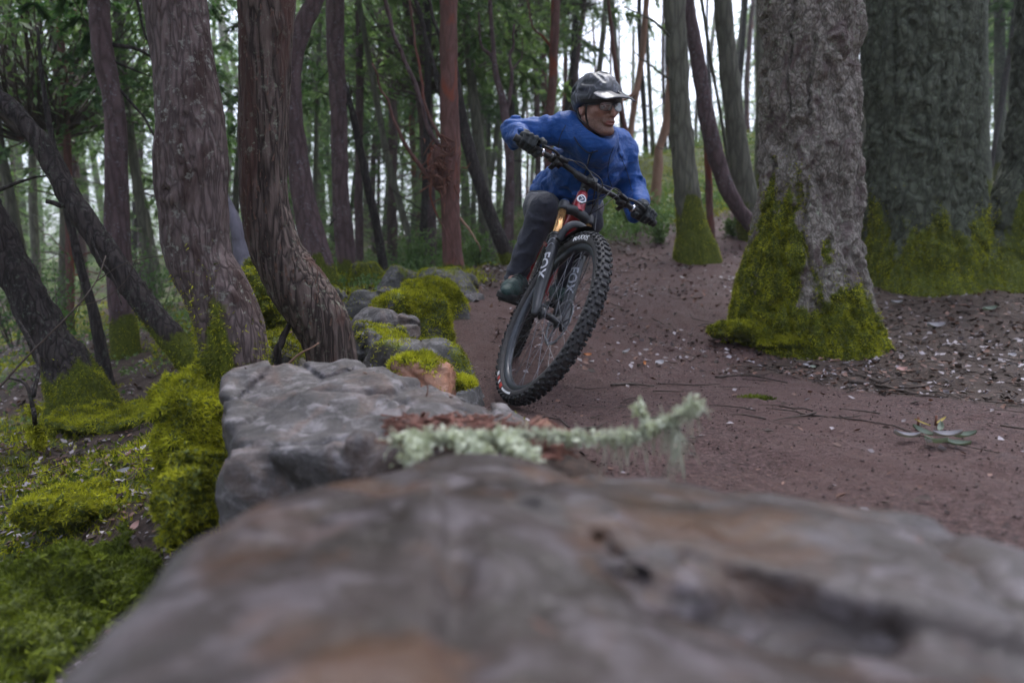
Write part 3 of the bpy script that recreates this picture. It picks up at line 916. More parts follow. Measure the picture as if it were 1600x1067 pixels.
twigs("nearest on the right of the rider", [([(1058,75,7.8),(1040,50,7.7),(1010,28,7.6),(975,15,7.5)], .018, .005), ([(1062,130,7.8),(1035,118,7.7),(1005,95,7.6),(990,80,7.5)], .016, .004), ([(1052,118,7.8),(1048,95,7.7),(1038,78,7.7)], .008, .003), ([(1064,225,7.8),(1040,232,7.7),(1022,225,7.7)], .01, .003)], B_grey)
twigs("kinked" if False else "kink near the top", [([(176,70,6),(215,78,6.2),(250,95,6.4),(280,100,6.5)], .02, .006), ([(176,95,6),(210,110,6.2),(240,120,6.3)], .015, .005), ([(168,120,6),(205,160,6),(235,200,5.9),(262,262,5.9)], .016, .006), ([(210,-20,6.2),(225,50,6.2),(240,80,6.2)], .014, .010)], B_dark)
# pale broken madrone limb seen past the helmet: a tree of its own on the slope
T_ = make_trunk("madrone_tree", [(1052,-40,9),(1052,60,11),(1048,130,13),(1043,190,14),(1030,232,12),(1028,262,15),(1022,330,18)], 12.5, B_salmon, nseg=14, nring=60, extend=2, seed=30)
rt = build_tree(T_, "salmon-pink bare madrone trunk just left of the nearest grey-green trunk", "tree", crown=CB[1], crown_z=6.5)
T2 = make_trunk("madrone_tree", [(1012,-40,8),(1006,60,9),(997,130,9),(986,200,9),(977,300,11),(974,370,13)], 12, B_salmon, nseg=14, nring=80, extend=2, seed=31)
rt2 = build_tree(T2, "thin pale madrone with a light limb showing past the helmet visor", "tree", crown=CB[0], crown_z=6.5)
branch(rt2, [P(999,112,12), P(992,143,11.95), P(975,156,11.9), P(950,168,11.85)], (.045, .02), B_salmon, 8, 16)
branch(rt, [P(1042,200,12.5), P(1058,180,12.4), P(1066,120,12.4)], (.05, .02), B_salmon, 8, 16)

# --- big mossy firs on the right
tF = make_trunk("mossy_fir", [(1263,-90,128),(1264,60,134),(1265,200,138),(1263,300,144),(1259,380,160),(1253,440,178),(1251,490,196),(1252,540,228)], 5.0, B_fir,
                nseg=250, nring=440, deep=.058, s=6.5, kind='fir', moss_to=.52, moss_side=-1.5, extend=4, seed=3, flare=.12, bulge=.02, down=.25, moss_amt=1.)
rF = build_tree(tF, "big grey fir trunk with deeply furrowed bark and a bright moss skirt beside the trail", "tree", tufts=80000, tl=.024, crown=CR[1], crown_z=7.5)
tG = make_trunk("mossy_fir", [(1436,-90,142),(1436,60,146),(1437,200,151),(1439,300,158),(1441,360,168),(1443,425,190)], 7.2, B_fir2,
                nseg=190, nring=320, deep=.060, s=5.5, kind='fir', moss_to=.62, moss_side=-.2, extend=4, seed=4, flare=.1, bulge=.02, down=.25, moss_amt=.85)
rG = build_tree(tG, "widest dark green-grey fir trunk standing behind the furrowed grey fir", "tree", tufts=30000, tl=.03, crown=CR[0], crown_z=8)
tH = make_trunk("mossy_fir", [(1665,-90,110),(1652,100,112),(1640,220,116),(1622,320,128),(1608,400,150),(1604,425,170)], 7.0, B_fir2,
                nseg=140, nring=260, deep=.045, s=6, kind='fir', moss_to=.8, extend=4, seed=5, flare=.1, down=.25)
rH = build_tree(tH, "dark mossy trunk cut off by the right edge of the picture", "tree", tufts=14000, tl=.03, crown=CR[1], crown_z=8)
branch(rG, [P(1520,380,7.2), P(1545,395,7.1), P(1560,410,7.0)], (.05, .02), B_fir2, 10, 14, name="root", moss=.6)

# skirt of moss mound at the foot of the near fir
# --- slimmer trunks on the dark right side
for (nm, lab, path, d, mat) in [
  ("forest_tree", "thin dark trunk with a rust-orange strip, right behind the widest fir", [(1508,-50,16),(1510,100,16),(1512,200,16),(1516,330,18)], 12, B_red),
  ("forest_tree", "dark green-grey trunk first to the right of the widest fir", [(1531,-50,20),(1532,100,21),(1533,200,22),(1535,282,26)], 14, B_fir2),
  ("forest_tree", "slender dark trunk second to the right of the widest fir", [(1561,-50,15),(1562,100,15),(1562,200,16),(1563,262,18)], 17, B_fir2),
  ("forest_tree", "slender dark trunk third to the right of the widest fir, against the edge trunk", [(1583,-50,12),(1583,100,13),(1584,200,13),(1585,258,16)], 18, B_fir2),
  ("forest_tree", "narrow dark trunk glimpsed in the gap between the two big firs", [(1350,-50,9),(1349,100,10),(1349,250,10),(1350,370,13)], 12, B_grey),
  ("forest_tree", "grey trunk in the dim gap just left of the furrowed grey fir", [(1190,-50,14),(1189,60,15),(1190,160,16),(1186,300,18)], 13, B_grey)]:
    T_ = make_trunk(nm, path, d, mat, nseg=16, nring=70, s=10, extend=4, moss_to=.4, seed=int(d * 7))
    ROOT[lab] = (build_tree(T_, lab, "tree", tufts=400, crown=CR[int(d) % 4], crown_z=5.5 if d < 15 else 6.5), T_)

# --- slender background trees, one object each; alike ones share a label within their stretch of wood
gl = [  # px0, px1, count, d0, d1, label, group
 (0, 140, 7, 7, 20, "slim dim trunk standing in the far left wood behind the arching limb", "far left trunks"),
 (200, 250, 4, 9, 22, "slim trunk far back between the kinked brown trunk and the thick scaly one", "trunks behind the kinked tree"),
 (350, 372, 2, 9, 18, "slim trunk far back in the slit between the scaly and shaggy trunks", "trunks in the slit"),
 (480, 690, 20, 10, 30, "slim far trunk in the wood between the shaggy trunk and the red madrone", "far trunks left of the red madrone"),
 (720, 900, 18, 11, 30, "slim far trunk in the wood between the red madrone and the rider", "far trunks left of the rider"),
 (900, 1050, 10, 17, 34, "slim far trunk on the pale slope behind the rider's head", "far trunks behind the rider"),
 (1085, 1190, 9, 16, 34, "slim far trunk on the mossy slope left of the furrowed grey fir", "far trunks on the mossy slope"),
 (1500, 1600, 8, 16, 30, "slim dark trunk deep in the wood on the right edge", "far right trunks"),
]
protos = []
for k in range(7):
    r = np.random.default_rng(60 + k)
    hgt = 9.0
    z = np.linspace(hgt, -.4, 40)
    lean = r.normal(0, .055, 2)
    C = np.stack([lean[0] * z + .10 * np.sin(z * .7 + k), lean[1] * z + .06 * np.sin(z * .9 + 2 * k), z], -1)
    R = .085 * (1.1 - .055 * z) * (1 + .06 * np.sin(z * 3 + k))
    v, f = tube(C[::-1], R[::-1], 12)
    dsp = .010 * fbm(v * [9, 9, 3], 3, k)
    v = v + nrm(v * [1, 1, 0]) * dsp[:, None] * 0 + np.stack([dsp, dsp, 0 * dsp], -1)
    mat = [B_purp, B_grey, B_dark, B_grey, B_red, B_purp, B_dark][k]
    me = mesh_np("trunk", v, f, mat, link=False, attrs={"moss": sstep(.7, 0, v[:, 2]) * .8})
    tb = []
    for q in range(30):
        zz = .6 + 7 * r.random(); i_ = np.argmin(np.abs(C[:, 2] - zz)); a = r.random() * 6.283
        L = .3 + 1.1 * r.random(); dr = np.array([math.cos(a), math.sin(a), .25 * r.normal()])
        path = C[i_] + dr * np.linspace(0, L, 6)[:, None] + r.normal(0, .025, (6, 3)) * np.arange(6)[:, None] * .5
        tb.append(tube(path, np.linspace(.011, .003, 6) * (.6 + .8 * r.random()), 4, cap=False))
    v, f = join(tb)
    mb = mesh_np("branch", v, f, mat, link=False, attrs={"moss": np.zeros(len(v))})
    protos.append((me, mb))
r = np.random.default_rng(77)
GAPS = [(0, 45, "above the black leaning trunk"), (45, 100, "behind the lower half of the arching limb"), (100, 152, "just left of the kinked brown trunk"),
        (200, 250, "between the kinked brown trunk and the scaly trunk"), (345, 375, "between the scaly and shaggy trunks"), (500, 526, "just left of the straight dark trunk"), (440, 500, "behind the purple-brown bent trunk"),
        (546, 580, "just right of the straight dark trunk"), (580, 612, "beside the thin black sapling"), (612, 650, "behind the long leaning dark pole"), (650, 692, "just left of the red madrone"),
        (716, 745, "just right of the red madrone"), (745, 780, "behind the dark leaning trunk"), (780, 820, "left of the rider's blue elbow"), (820, 860, "above the rider's right arm"), (860, 905, "just left of the helmet"),
        (905, 960, "above the helmet"), (960, 1000, "just right of the helmet visor"), (1000, 1050, "left of the nearest grey-green trunk"), (1088, 1125, "behind the curving reddish trunk"), (1125, 1190, "just left of the furrowed grey fir"),
        (1500, 1550, "right of the widest fir"), (1550, 1600, "near the right edge")]
made = []
for (p0, p1, n, d0, d1, lab, grp) in gl:
    for k in range(n):
        q = p0 + (p1 - p0) * (k + r.random()) / n
        d = d0 + (d1 - d0) * r.random()
        x = (q - 800) / F * d
        z = Hs(x, d)
        root = empty("slender_tree", (x, d, z), lab, "tree", grp)
        pi_ = int(r.integers(7)); me, mb = protos[pi_]
        s = .5 + .7 * r.random(); rz = r.random() * 6.28
        for nm_, m_ in (("trunk", me), ("branch", mb)):
            o = bpy.data.objects.new(nm_, m_); COL.objects.link(o); o.parent = root
            o.scale = (s, s, 1.0); o.rotation_euler = (0, 0, rz)
            if nm_ == "branch": o["kind"] = "stuff"
        broad = r.random() < .25 or (890 < q < 1190 and r.random() < .5)
        o = bpy.data.objects.new("crown", (CB[r.integers(2)] if broad else CR[r.integers(4)])); COL.objects.link(o); o.parent = root
        up_ = .22 * d if 900 < q < 1190 else 0
        o.location = (0, 0, up_ + max(1.2, .13 * d + r.random() * 2.0) if not broad else .2 * d + 1.0 + up_ * .5)
        o.rotation_euler = (0, 0, r.random() * 6.28); o.scale = (.8 + .3 * r.random(),) * 3
        made.append((q, d, s, pi_, root))
for (g0, g1, where) in GAPS:
    m = sorted([t_ for t_ in made if g0 <= t_[0] < g1], key=lambda t_: t_[0])
    ords = {1: [""], 2: ["left of two", "right of two"], 3: ["leftmost of three", "middle of three", "rightmost of three"]}.get(len(m)) or ["%s from left" % w_o for w_o in ("first", "second", "third", "fourth", "fifth", "sixth", "seventh", "eighth", "ninth")]
    for (q, d, s, pi_, root), od in zip(m, ords):
        colr = ["brown", "grey", "dark", "grey", "reddish", "brown", "dark"][pi_]
        root["label"] = ("%s %s far trunk %s%s" % ("slim" if s < .85 else "thicker", colr, where, (", " + od) if od else ""))

# --- the far wood that reads as one mass
r = np.random.default_rng(99)
allv = []; trk = []
cm = CR[0]; 
def mesh_tris(me, leaf_only=True):
    nv = len(me.vertices); V = np.empty(nv * 3, dtype=np.float32); me.vertices.foreach_get("co", V)
    n = len(me.polygons); I = np.empty(n * 3, dtype=np.int32); me.loops.foreach_get("vertex_index", I)
    return V.reshape(-1, 3), I.reshape(-1, 3)
CV = [mesh_tris(m) for m in CR]
vv, ff, nv = [], [], 0
for k in range(74):
    a = math.radians(-46 + 92 * ((k * 7) % 74 + r.random()) / 74)
    d = 25 + 20 * r.random()
    if 1 < math.degrees(a) < 20: d += 14
    if 4 < math.degrees(a) < 16 and k % 2: continue
    x, y = math.sin(a) * d / math.cos(a) * .9, d
    V, I = CV[r.integers(4)]
    keep = r.random(len(I) ) < .30
    I = I[keep]
    u, inv = np.unique(I, return_inverse=True)
    ang = r.random() * 6.28
    Rm = np.array([[math.cos(ang), -math.sin(ang), 0], [math.sin(ang), math.cos(ang), 0], [0, 0, 1]])
    W = (V[u] @ Rm.T) * [1.7, 1.7, 1.9]
    for dz in (0,):
        vv.append(W + [x, y, Hs(x, y) + (r.random() * 2.0 - 1.2 if k % 2 else r.random() * 5 + 1)]); ff.append(inv.reshape(-1, 3) + nv); nv += len(W)
    trk.append(tube([[x, y, Hs(x, y) - .3], [x + r.normal(0, .4), y, 9], [x + r.normal(0, .8), y, 17]], [.2, .16, .1], 6))
tag(mesh_np("wood_foliage", np.vstack(vv), np.vstack(ff), M_conif2, False), kind="stuff")
# young firs and brush filling the wood low down
vv, ff, nv = [], [], 0
for k in range(104):
    a = math.radians(r.uniform(-43, -2) if k < 84 else (r.uniform(26, 44) if k < 94 else r.uniform(2, 20))); d = r.uniform(12, 30) if k < 94 else r.uniform(22, 32)
    x, y = math.tan(a) * d, d
    V, I = CV[r.integers(4)]
    I = I[r.random(len(I)) < .26]; u, inv = np.unique(I, return_inverse=True)
    ang = r.random() * 6.28; sc_ = r.uniform(.28, .55)
    Rm = np.array([[math.cos(ang), -math.sin(ang), 0], [math.sin(ang), math.cos(ang), 0], [0, 0, 1]])
    W = (V[u] @ Rm.T) * [sc_ * 1.6, sc_ * 1.6, sc_]
    vv.append(W + [x, y, Hs(x, y) - .3]); ff.append(inv.reshape(-1, 3) + nv); nv += len(W)
tag(mesh_np("young_fir_brush", np.vstack(vv), np.vstack(ff), M_conif2, False), kind="stuff")
# same wood, unseen, beside and behind the viewer, added to block low sky light
vv, ff, nv = [], [], 0
for k in range(44):
    a = math.radians(72 + 216 * (k + r.random()) / 44); d = 6.5 + 12 * r.random() ** .8
    x, y = math.sin(a) * d, math.cos(a) * d + 1
    V, I = CV[r.integers(4)]
    I = I[r.random(len(I)) < .26]; u, inv = np.unique(I, return_inverse=True)
    ang = r.random() * 6.28
    Rm = np.array([[math.cos(ang), -math.sin(ang), 0], [math.sin(ang), math.cos(ang), 0], [0, 0, 1]])
    W = (V[u] @ Rm.T) * [1.25, 1.25, 1.1]
    vv.append(W + [x, y, Hs(x, y) + .8 + r.random() * 1.6]); ff.append(inv.reshape(-1, 3) + nv); nv += len(W)
    trk.append(tube([[x, y, Hs(x, y) - .3], [x + r.normal(0, .3), y, 5], [x + r.normal(0, .5), y, 11]], [.17, .14, .08], 6))
tag(mesh_np("wood_foliage", np.vstack(vv), np.vstack(ff), M_conif, False), kind="stuff")
v, f = join(trk)
tag(mesh_np("far_and_unseen_trunks", v, f, B_grey, attrs={"moss": np.zeros(len(v))}), kind="stuff")  # trunks of the far wood and of the unseen light-blocking wood together

# ================================================================== ROCKS
def rock_mat(name, c1, c2, c3, stain, scale=6., moss=True, wet=.5, stain_amt=.5):
    t = NT(name)
    c = t.coord()
    n1 = t.noise(c, scale, 6., .62, .5)
    n2 = t.noise(c, scale * 5, 6., .7, .3)
    n3 = t.noise(c, scale * .6, 4., .6, 1.)
    n4 = t.noise(c, scale * 14, 5., .8)
    wv = t.n("TexNoise", Vector=t.n("Mapping", Vector=c, Rotation=(.5, .3, .6), Scale=(1, 1.5, 2.1)).outputs[0], Scale=scale * 1.5, Detail=6., Roughness=.65, Distortion=.6).outputs[0]
    col = t.mix(t.gray(n1, .35, .65), c1, c2)
    col = t.mix(t.gray(wv, .5, .64), col, c3)
    col = t.mix(t.math('MULTIPLY', t.gray(t.noise(c, scale * 2.3, 5., .7, .8), .52, .6), .35), col, c1)
    col = t.mix(t.math('MULTIPLY', t.gray(n3, .5, .62), stain_amt), col, stain)
    col = t.mix(t.math('MULTIPLY', t.gray(n2, .55, .75), .4), col, c3)
    col = t.mix(t.math('MULTIPLY', t.gray(n4, .56, .68), .55), col, c3)
    col = t.mix(t.math('MULTIPLY', t.gray(n4, .46, .34), .6), col, c1)
    if moss:
        mz = t.noise(c, 20., 6., .7)
        mcol = t.ramp(t.noise(c, 70., 5., .7), [(.3, (.03, .04, .006)), (.55, (.085, .105, .012)), (.75, (.17, .19, .02))])
        col = t.mix(t.gray(t.math('ADD', t.attr("moss"), t.math('MULTIPLY', t.math('SUBTRACT', mz, .5), .8)), .45, .58), col, mcol)
    t.bump(t.math('ADD', t.math('MULTIPLY', n2, .6), t.math('ADD', t.math('MULTIPLY', wv, 1.), t.math('MULTIPLY', n1, .5))), .6, .012)
    return t.fin(col, t.ramp(n1, [(.3, (wet,) * 3), (.7, (wet + .3,) * 3)]), 0., .4)
R_slab = rock_mat("slab_stone", (.020, .014, .011), (.042, .030, .027), (.105, .088, .094), (.068, .028, .009), 8., False, .30, .8)
R_grey = rock_mat("grey_boulder_stone", (.030, .026, .025), (.075, .067, .066), (.175, .160, .165), (.125, .074, .054), 8., True, .55, .45)
R_wall = rock_mat("wall_stone", (.026, .024, .022), (.082, .077, .074), (.165, .158, .16), (.09, .065, .048), 9., True, .55, .3)
R_rust = rock_mat("rust_stone", (.14, .07, .045), (.25, .13, .085), (.33, .20, .15), (.30, .12, .06), 12., True, .7, .5)

def halfspaces(pts_n):
    return [(np.asarray(p, float), nrm(n)) for p, n in pts_n]
def rock_fn(planes, k, na, ns, seed, crack=None, aniso=(1, 1, 1)):
    def fn(p):
        d = None
        for c, n in planes:
            e = (p - c) @ n
            d = e if d is None else smax(d, e, k)
        q = p * np.asarray(aniso)
        d = d + na * fbm(q * ns, 4, seed) - na * .8 * np.abs(vnoise(q * ns * .7, seed + 7))
        f1, f2 = voro(q * ns * .55, seed + 3)
        d = d + na * .9 * sstep(.10, 0, f2 - f1)      # joints between facets
        if crack is not None: d = crack(p, d)
        return d
    return fn
ROCKS = []
def build_rock(name, fn, lo, hi, h, mat, label, cat="rock", group=None, moss_fn=None, tufts=0, tl=.012, msmat=None):
    v, f = snets(fn, lo, hi, h)
    v, f = fixn(v, f)
    ms = np.zeros(len(v)) if moss_fn is None else moss_fn(v)
    ROCKS.append((name, v, f))
    c = np.array([v[:, 0].mean(), v[:, 1].mean(), v[:, 2].min()])
    if tufts:
        root = empty(name, c, label, cat, group)
        mesh_np("stone", v, f, mat, parent=root, attrs={"moss": ms})
        pt, nn = scatter(v, f, tufts, np.clip(ms, 0, 1) ** 2, seed=len(label))
        bv, bf = blades(pt, nn, tl, tl * .16, .3, jit=.7, seed=5)
        tag(mesh_np("moss", bv, bf, msmat or M_moss, False, root), kind="stuff")
        return root, v, f
    me = mesh_np(name, v - c, f, mat, attrs={"moss": ms}, link=False)
    o = bpy.data.objects.new(name, me); COL.objects.link(o); o.location = tuple(c)
    tag(o, label, cat, group)
    return o, v, f

# foreground slab right under the camera: outline (x, y), top plane falls to the right
OUT = [(-.30, .22), (-.35, .46), (-.36, .62), (-.325, .80), (-.235, .96), (-.08, 1.02), (.20, 1.01), (.42, .97), (.60, .88), (.86, .70), (.92, .3), (.7, -.15), (-.2, -.2)]
def slab_planes():
    pl = [((.0, .6, .268), (.105, -.01, 1)), ((-.05, .99, .250), (.0, .45, .9)), ((-.305, .7, .245), (-.62, .25, .75)), ((-.27, .5, .262), (-.35, .0, .9)), ((.5, .9, .19), (.25, .5, .83)), ((.85, .6, .15), (.5, .2, .85)), ((0, 0, -.32), (0, 0, -1))]
    o = np.array(OUT)
    for a, b in zip(o, np.roll(o, -1, 0)):
        m = (a + b) / 2; t = b - a
        n = np.array([-t[1], t[0]])            # outline runs clockwise
        pl.append(((m[0], m[1], .1), (n[0], n[1], .12 * np.linalg.norm(n))))
    return halfspaces(pl)
def slab_crack(p, d):
    p = p + .022 * np.stack([fbm(p * 14, 3, 71), fbm(p * 14, 3, 72), .6 * fbm(p * 14, 3, 73)], -1)
    a, b = P(990, 908, .575), P(1330, 962, .565)
    t = np.clip(((p - a) @ (b - a)) / ((b - a) @ (b - a)), -.1, 1.3)
    c = a + t[..., None] * (b - a)
    q = p - c
    w = .021 * np.clip(.35 + 1.2 * t, 0.2, 1.0)
    dd = np.sqrt((q[..., 0] * .55) ** 2 + (q[..., 1] * .9) ** 2 + (q[..., 2] * .8) ** 2) - w * (1 + .5 * vnoise(p * 30, 77)) * sstep(1.3, .8, t)
    d = smax(d, -dd, .006) + .022 * sstep(.01, -.02, q[..., 1]) * sstep(-.15, .1, t) * sstep(1.35, 1.1, t) * sstep(-.16, -.06, q[..., 1])
    a2, b2 = P(930, 845, .67), P(1000, 912, .575)
    dd = cone(p, a2 + [0, 0, .01], b2, .004, .012)
    return smax(d, -dd, .01)
build_rock("rock_slab", rock_fn(slab_planes(), .07, .017, 4.5, 21, slab_crack), (-.48, -.3, -.36), (1.08, 1.16, .36), .0115, R_slab,
           "broad brown-stained stone slab filling the foreground, with a dark crack on its right")

# grey boulder behind it
pl = halfspaces([((-.45, 1.7, .205), (-.10, -.20, 1)), ((-.15, 1.7, .185), (.30, -.06, 1)), ((-.03, 1.55, .08), (.75, -.25, .8)),
                 ((-.665, 1.55, .05), (-.93, -.36, -.06)), ((-.55, 1.42, .06), (-.25, -1, .18)), ((-.2, 1.20, .12), (.1, -1, .75)), ((-.84, 1.9, .1), (-1, .1, .1)),
                 ((-.5, 2.08, .1), (-.15, 1, .35)), ((0, 1.85, .1), (.4, 1, .3)), ((-.3, 1.6, -.3), (0, 0, -1)), ((.0, 1.3, .1), (.3, -1, .6)), ((-.66, 1.5, .175), (-.65, -.35, 1))])
def bmoss(v): return sstep(.02, .12, v[:, 0] + .05) * sstep(1.5, 1.9, v[:, 1]) * .7
build_rock("grey_boulder", rock_fn(pl, .022, .020, 6.5, 33), (-.95, 1.05, -.35), (.32, 2.25, .42), .0105, R_grey,
           "large grey angular boulder with pinkish faces, behind the foreground slab", moss_fn=bmoss, tufts=500)

def rockp(name, pxc, pyc, y, size, mat, label, seed, moss=0., tufts=0, yaw=0., flat=.0, h=None, group=None, sink=.35, tl=.014):
    """stone whose middle shows at the pixel; size = half extents"""
    c = P(pxc, pyc, y); sx, sy, sz = size
    r = np.random.default_rng(seed)
    pls = []
    ca, sa = math.cos(yaw), math.sin(yaw)
    for n in [(0, 0, 1), (.1, 0, -1), (1, .1, .15), (-1, .2, .1), (.1, 1, .1), (-.1, -1, .2), (.7, .6, .5), (-.6, .7, .5), (.6, -.7, .45), (-.7, -.6, .5), (.5, -.2, .9), (-.4, .4, .9)]:
        n = nrm(np.array(n) + r.normal(0, .16, 3))
        sup = math.sqrt((n[0] * sx) ** 2 + (n[1] * sy) ** 2 + (n[2] * sz) ** 2) * (.82 + .22 * r.random())
        n2 = np.array([n[0] * ca - n[1] * sa, n[0] * sa + n[1] * ca, n[2]])
        pls.append((c + n2 * sup, n2))
    m = max(size)
    fn = rock_fn(pls, m * .12, m * .10, 1.9 / m * .55, seed)
    ext = np.array([math.hypot(sx * ca, sy * sa), math.hypot(sx * sa, sy * ca), sz]) * 1.25 + .03
    mf = None
    if moss:
        def mf(v): return np.clip((moss + .35 * (v[:, 2] - c[2]) / sz + .5 * fbm(v * 4 / m * .3, 3, seed)), 0, 1)
    return build_rock(name, fn, c - ext, c + ext, h or m / 22, mat, label, group=group, moss_fn=mf, tufts=tufts, tl=tl)

rockp("rust_brown_stone", 655, 590, 2.25, (.11, .12, .07), R_rust, "small rust-brown stone wedged behind the grey boulder, moss on its right", 41, .25, 3000)
rockp("wall_stone", 655, 575, 2.75, (.20, .20, .12), R_wall, "grey rock with a fern sprig on top, behind the small rust-brown stone", 42, .15, 1500)
rockp("wall_stone", 590, 540, 3.05, (.13, .17, .08), R_wall, "mossy low stone tight against the foot of the shaggy trunk", 43, .4, 4000)
rockp("flat_wall_stone", 605, 512, 3.45, (.19, .18, .075), R_grey, "flat pale grey stone with a bare level top, half way along the wall", 44, 0., 0, flat=.5)
rockp("mossy_wall_stone", 640, 498, 3.9, (.20, .24, .17), R_wall, "stone thickly covered in bright moss, just past the flat pale one", 45, .58, 16000, tl=.02)
rockp("mossy_wall_stone", 672, 475, 4.4, (.20, .28, .18), R_wall, "long moss-draped stone sloping to the trail in the middle of the wall", 46, .54, 16000, tl=.02)
rockp("wall_stone", 590, 478, 4.5, (.22, .2, .13), R_wall, "bare grey stone left of the mossy ones at the back of the wall", 47, .12, 800)
rockp("wall_stone", 700, 455, 5.4, (.25, .35, .17), R_wall, "grey-green stone at the far end of the wall under the red madrone", 48, .45, 9000)
rockp("wall_stone", 640, 450, 5.6, (.22, .25, .15), R_wall, "dim grey stone at the far end of the wall, left of the madrone", 49, .35, 3000)
rockp("wall_stone", 735, 475, 4.95, (.09, .14, .07), R_grey, "small pale stone lying at the trail edge below the far end of the wall", 50, .0)
rockp("mossy_wall_stone", 575, 433, 6.6, (.16, .14, .16), R_wall, "upright mossy block standing behind the wall left of the madrone", 51, .6, 6000)
rockp("wall_stone", 500, 470, 5.2, (.25, .2, .12), R_wall, "low dark stone behind the shaggy trunk", 52, .3, 3000)
rockp("wall_stone", 850, 690, 1.60, (.06, .05, .035), R_rust, "small brown stone below the front tyre beside the bark debris", 53, .0)
rockp("wall_stone", 420, 560, 2.75, (.16, .14, .10), R_wall, "dark stone in the hollow between the scaly and shaggy trunks", 55, .45, 5000)
# moss cushions along the foot of things on the left bank
def cushion(pxc, pyc, y, size, label, seed, n=9000, tl=.02, dark=False):
    c = P(pxc, pyc, y)
    sx, sy, sz = size
    fn = lambda p: ellip(p, c, size) - .55 * min(size) * fbm(p * 2.2 / max(size), 4, seed) - .25 * min(size) * fbm(p * 7 / max(size), 3, seed + 1)
    e = np.array(size) * 1.35 + .03
    v, f = snets(fn, c - e, c + e, max(size) / 20); v, f = fixn(v, f)
    root = empty("moss_cushion", c - [0, 0, sz], label, "moss cushion")
    mesh_np("moss_body", v, f, R_wall, parent=root, attrs={"moss": np.ones(len(v))})
    pt, nn = scatter(v, f, n, seed=seed)
    k = (nn[:, 2] > -.3); pt, nn = pt[k], nn[k]
    bv, bf = blades(pt, nn, tl, tl * .17, .4, jit=.8, seed=seed)
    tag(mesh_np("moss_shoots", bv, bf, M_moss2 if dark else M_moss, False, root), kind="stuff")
cushion(300, 690, 2.10, (.070, .12, .24), "tall moss cushion hanging at the left flank of the grey boulder", 61, 26000, .016)
cushion(312, 790, 1.80, (.075, .12, .13), "lower moss cushion under the left corner of the grey boulder", 62, 16000, .016)
cushion(410, 470, 3.9, (.14, .2, .16), "bright moss mound showing between the scaly and shaggy trunks", 63, 14000, .02)
cushion(190, 655, 3.9, (.35, .3, .07), "wide low moss cushion on the bank right of the black leaning trunk", 64, 22000, .02)
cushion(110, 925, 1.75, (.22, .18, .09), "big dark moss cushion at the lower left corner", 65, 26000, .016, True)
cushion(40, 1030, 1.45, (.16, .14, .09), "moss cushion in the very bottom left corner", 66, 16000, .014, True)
cushion(110, 790, 2.25, (.14, .14, .05), "moss cushion in the middle of the left bank", 67, 12000, .016)
cushion(700, 598, 2.35, (.10, .08, .020), "thin ragged moss mat at the trail edge left of the front tyre", 68, 9000, .014)
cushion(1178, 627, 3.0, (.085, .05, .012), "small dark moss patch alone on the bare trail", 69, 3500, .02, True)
cushion(1160, 520, 4.75, (.20, .12, .07), "moss roll at the left foot of the furrowed grey fir", 70, 14000, .022)
cushion(1320, 520, 4.75, (.24, .14, .07), "moss roll at the right foot of the furrowed grey fir", 71, 16000, .022)
cushion(1235, 535, 4.6, (.24, .10, .045), "moss apron in front of the furrowed grey fir", 72, 14000, .022)

# ================================================================== MOUNTAIN BIKE
n_ = nrm([-0.846, -0.283, 0.453]); h_ = nrm([0.317, -0.948, 0.0]); w_ = nrm(np.cross(n_, h_))
if w_[2] < 0: w_ = -w_
HUB = np.array([.150, 2.715, .358])
ST = nrm([.280, .486, .828]); PF = nrm([.454, -.827, .332])
PF = nrm(PF - ST * (PF @ ST))
CROWN = HUB - .044 * PF + .530 * ST
HT = CROWN + .125 * ST
BAR = HT + .045 * ST + .040 * PF
HB = nrm([-.017, -1.0, -.058])
MB_ = nrm(np.cross(ST, HB));  # rider's left
if MB_[0] < 0: MB_ = -MB_
NR = -MB_                      # rider's right
WR = nrm(np.cross(HB, MB_))
if WR[2] < 0: WR = -WR
RHUB = np.array([.005, 3.85, .085]) + .372 * WR
BB = RHUB + .435 * HB - .02 * WR

K_rub = simple("tyre_rubber", (.022, .022, .024), .72, nscale=120, var=.4, bump=.3)
K_side = simple("tyre_sidewall", (.040, .037, .038), .7, nscale=60, var=.35, bump=.2)
K_rim = simple("rim_dark_alloy", (.045, .050, .060), .32, .3, .6, nscale=30, var=.3)
K_alu = simple("polished_alloy", (.55, .56, .60), .25, 1., nscale=60, var=.15)
K_steel = simple("dusty_spoke_steel", (.22, .22, .24), .35, .9, nscale=90, var=.2)
K_blk = simple("black_anodised", (.018, .018, .020), .35, .2, .6, nscale=80, var=.4)
K_fork = simple("fork_matt_black", (.017, .018, .022), .38, 0., .5, nscale=30, var=.3)
K_gold = simple("gold_stanchion", (.72, .40, .17), .22, .85, nscale=60, var=.1)
K_red = simple("metallic_red_paint", (.30, .008, .020), .3, .25, .6, nscale=50, var=.2, coat=.6)
K_blue = simple("blue_anodised", (.02, .14, .55), .3, .7, nscale=50, var=.1)
K_white = simple("white_print", (.8, .8, .82), .6, nscale=80, var=.2)
K_grey = simple("grey_print", (.26, .27, .31), .6, nscale=80, var=.25)
K_redp = simple("red_print", (.55, .06, .05), .6, nscale=80, var=.2)
K_orange = simple("orange_brown_link", (.45, .13, .04), .4, nscale=50, var=.2)
K_glove = None

bike = empty("mountain_bike", HUB * [1, 1, 0] + [0, 0, .02], "red full-suspension mountain bike with gold fork stanchions leaning through the turn", "bicycle")

def circ_pt(c, ax, e1, R, t):
    e2 = np.cross(ax, e1)
    return c + R * (np.cos(t) * e1 + np.sin(t) * e2)

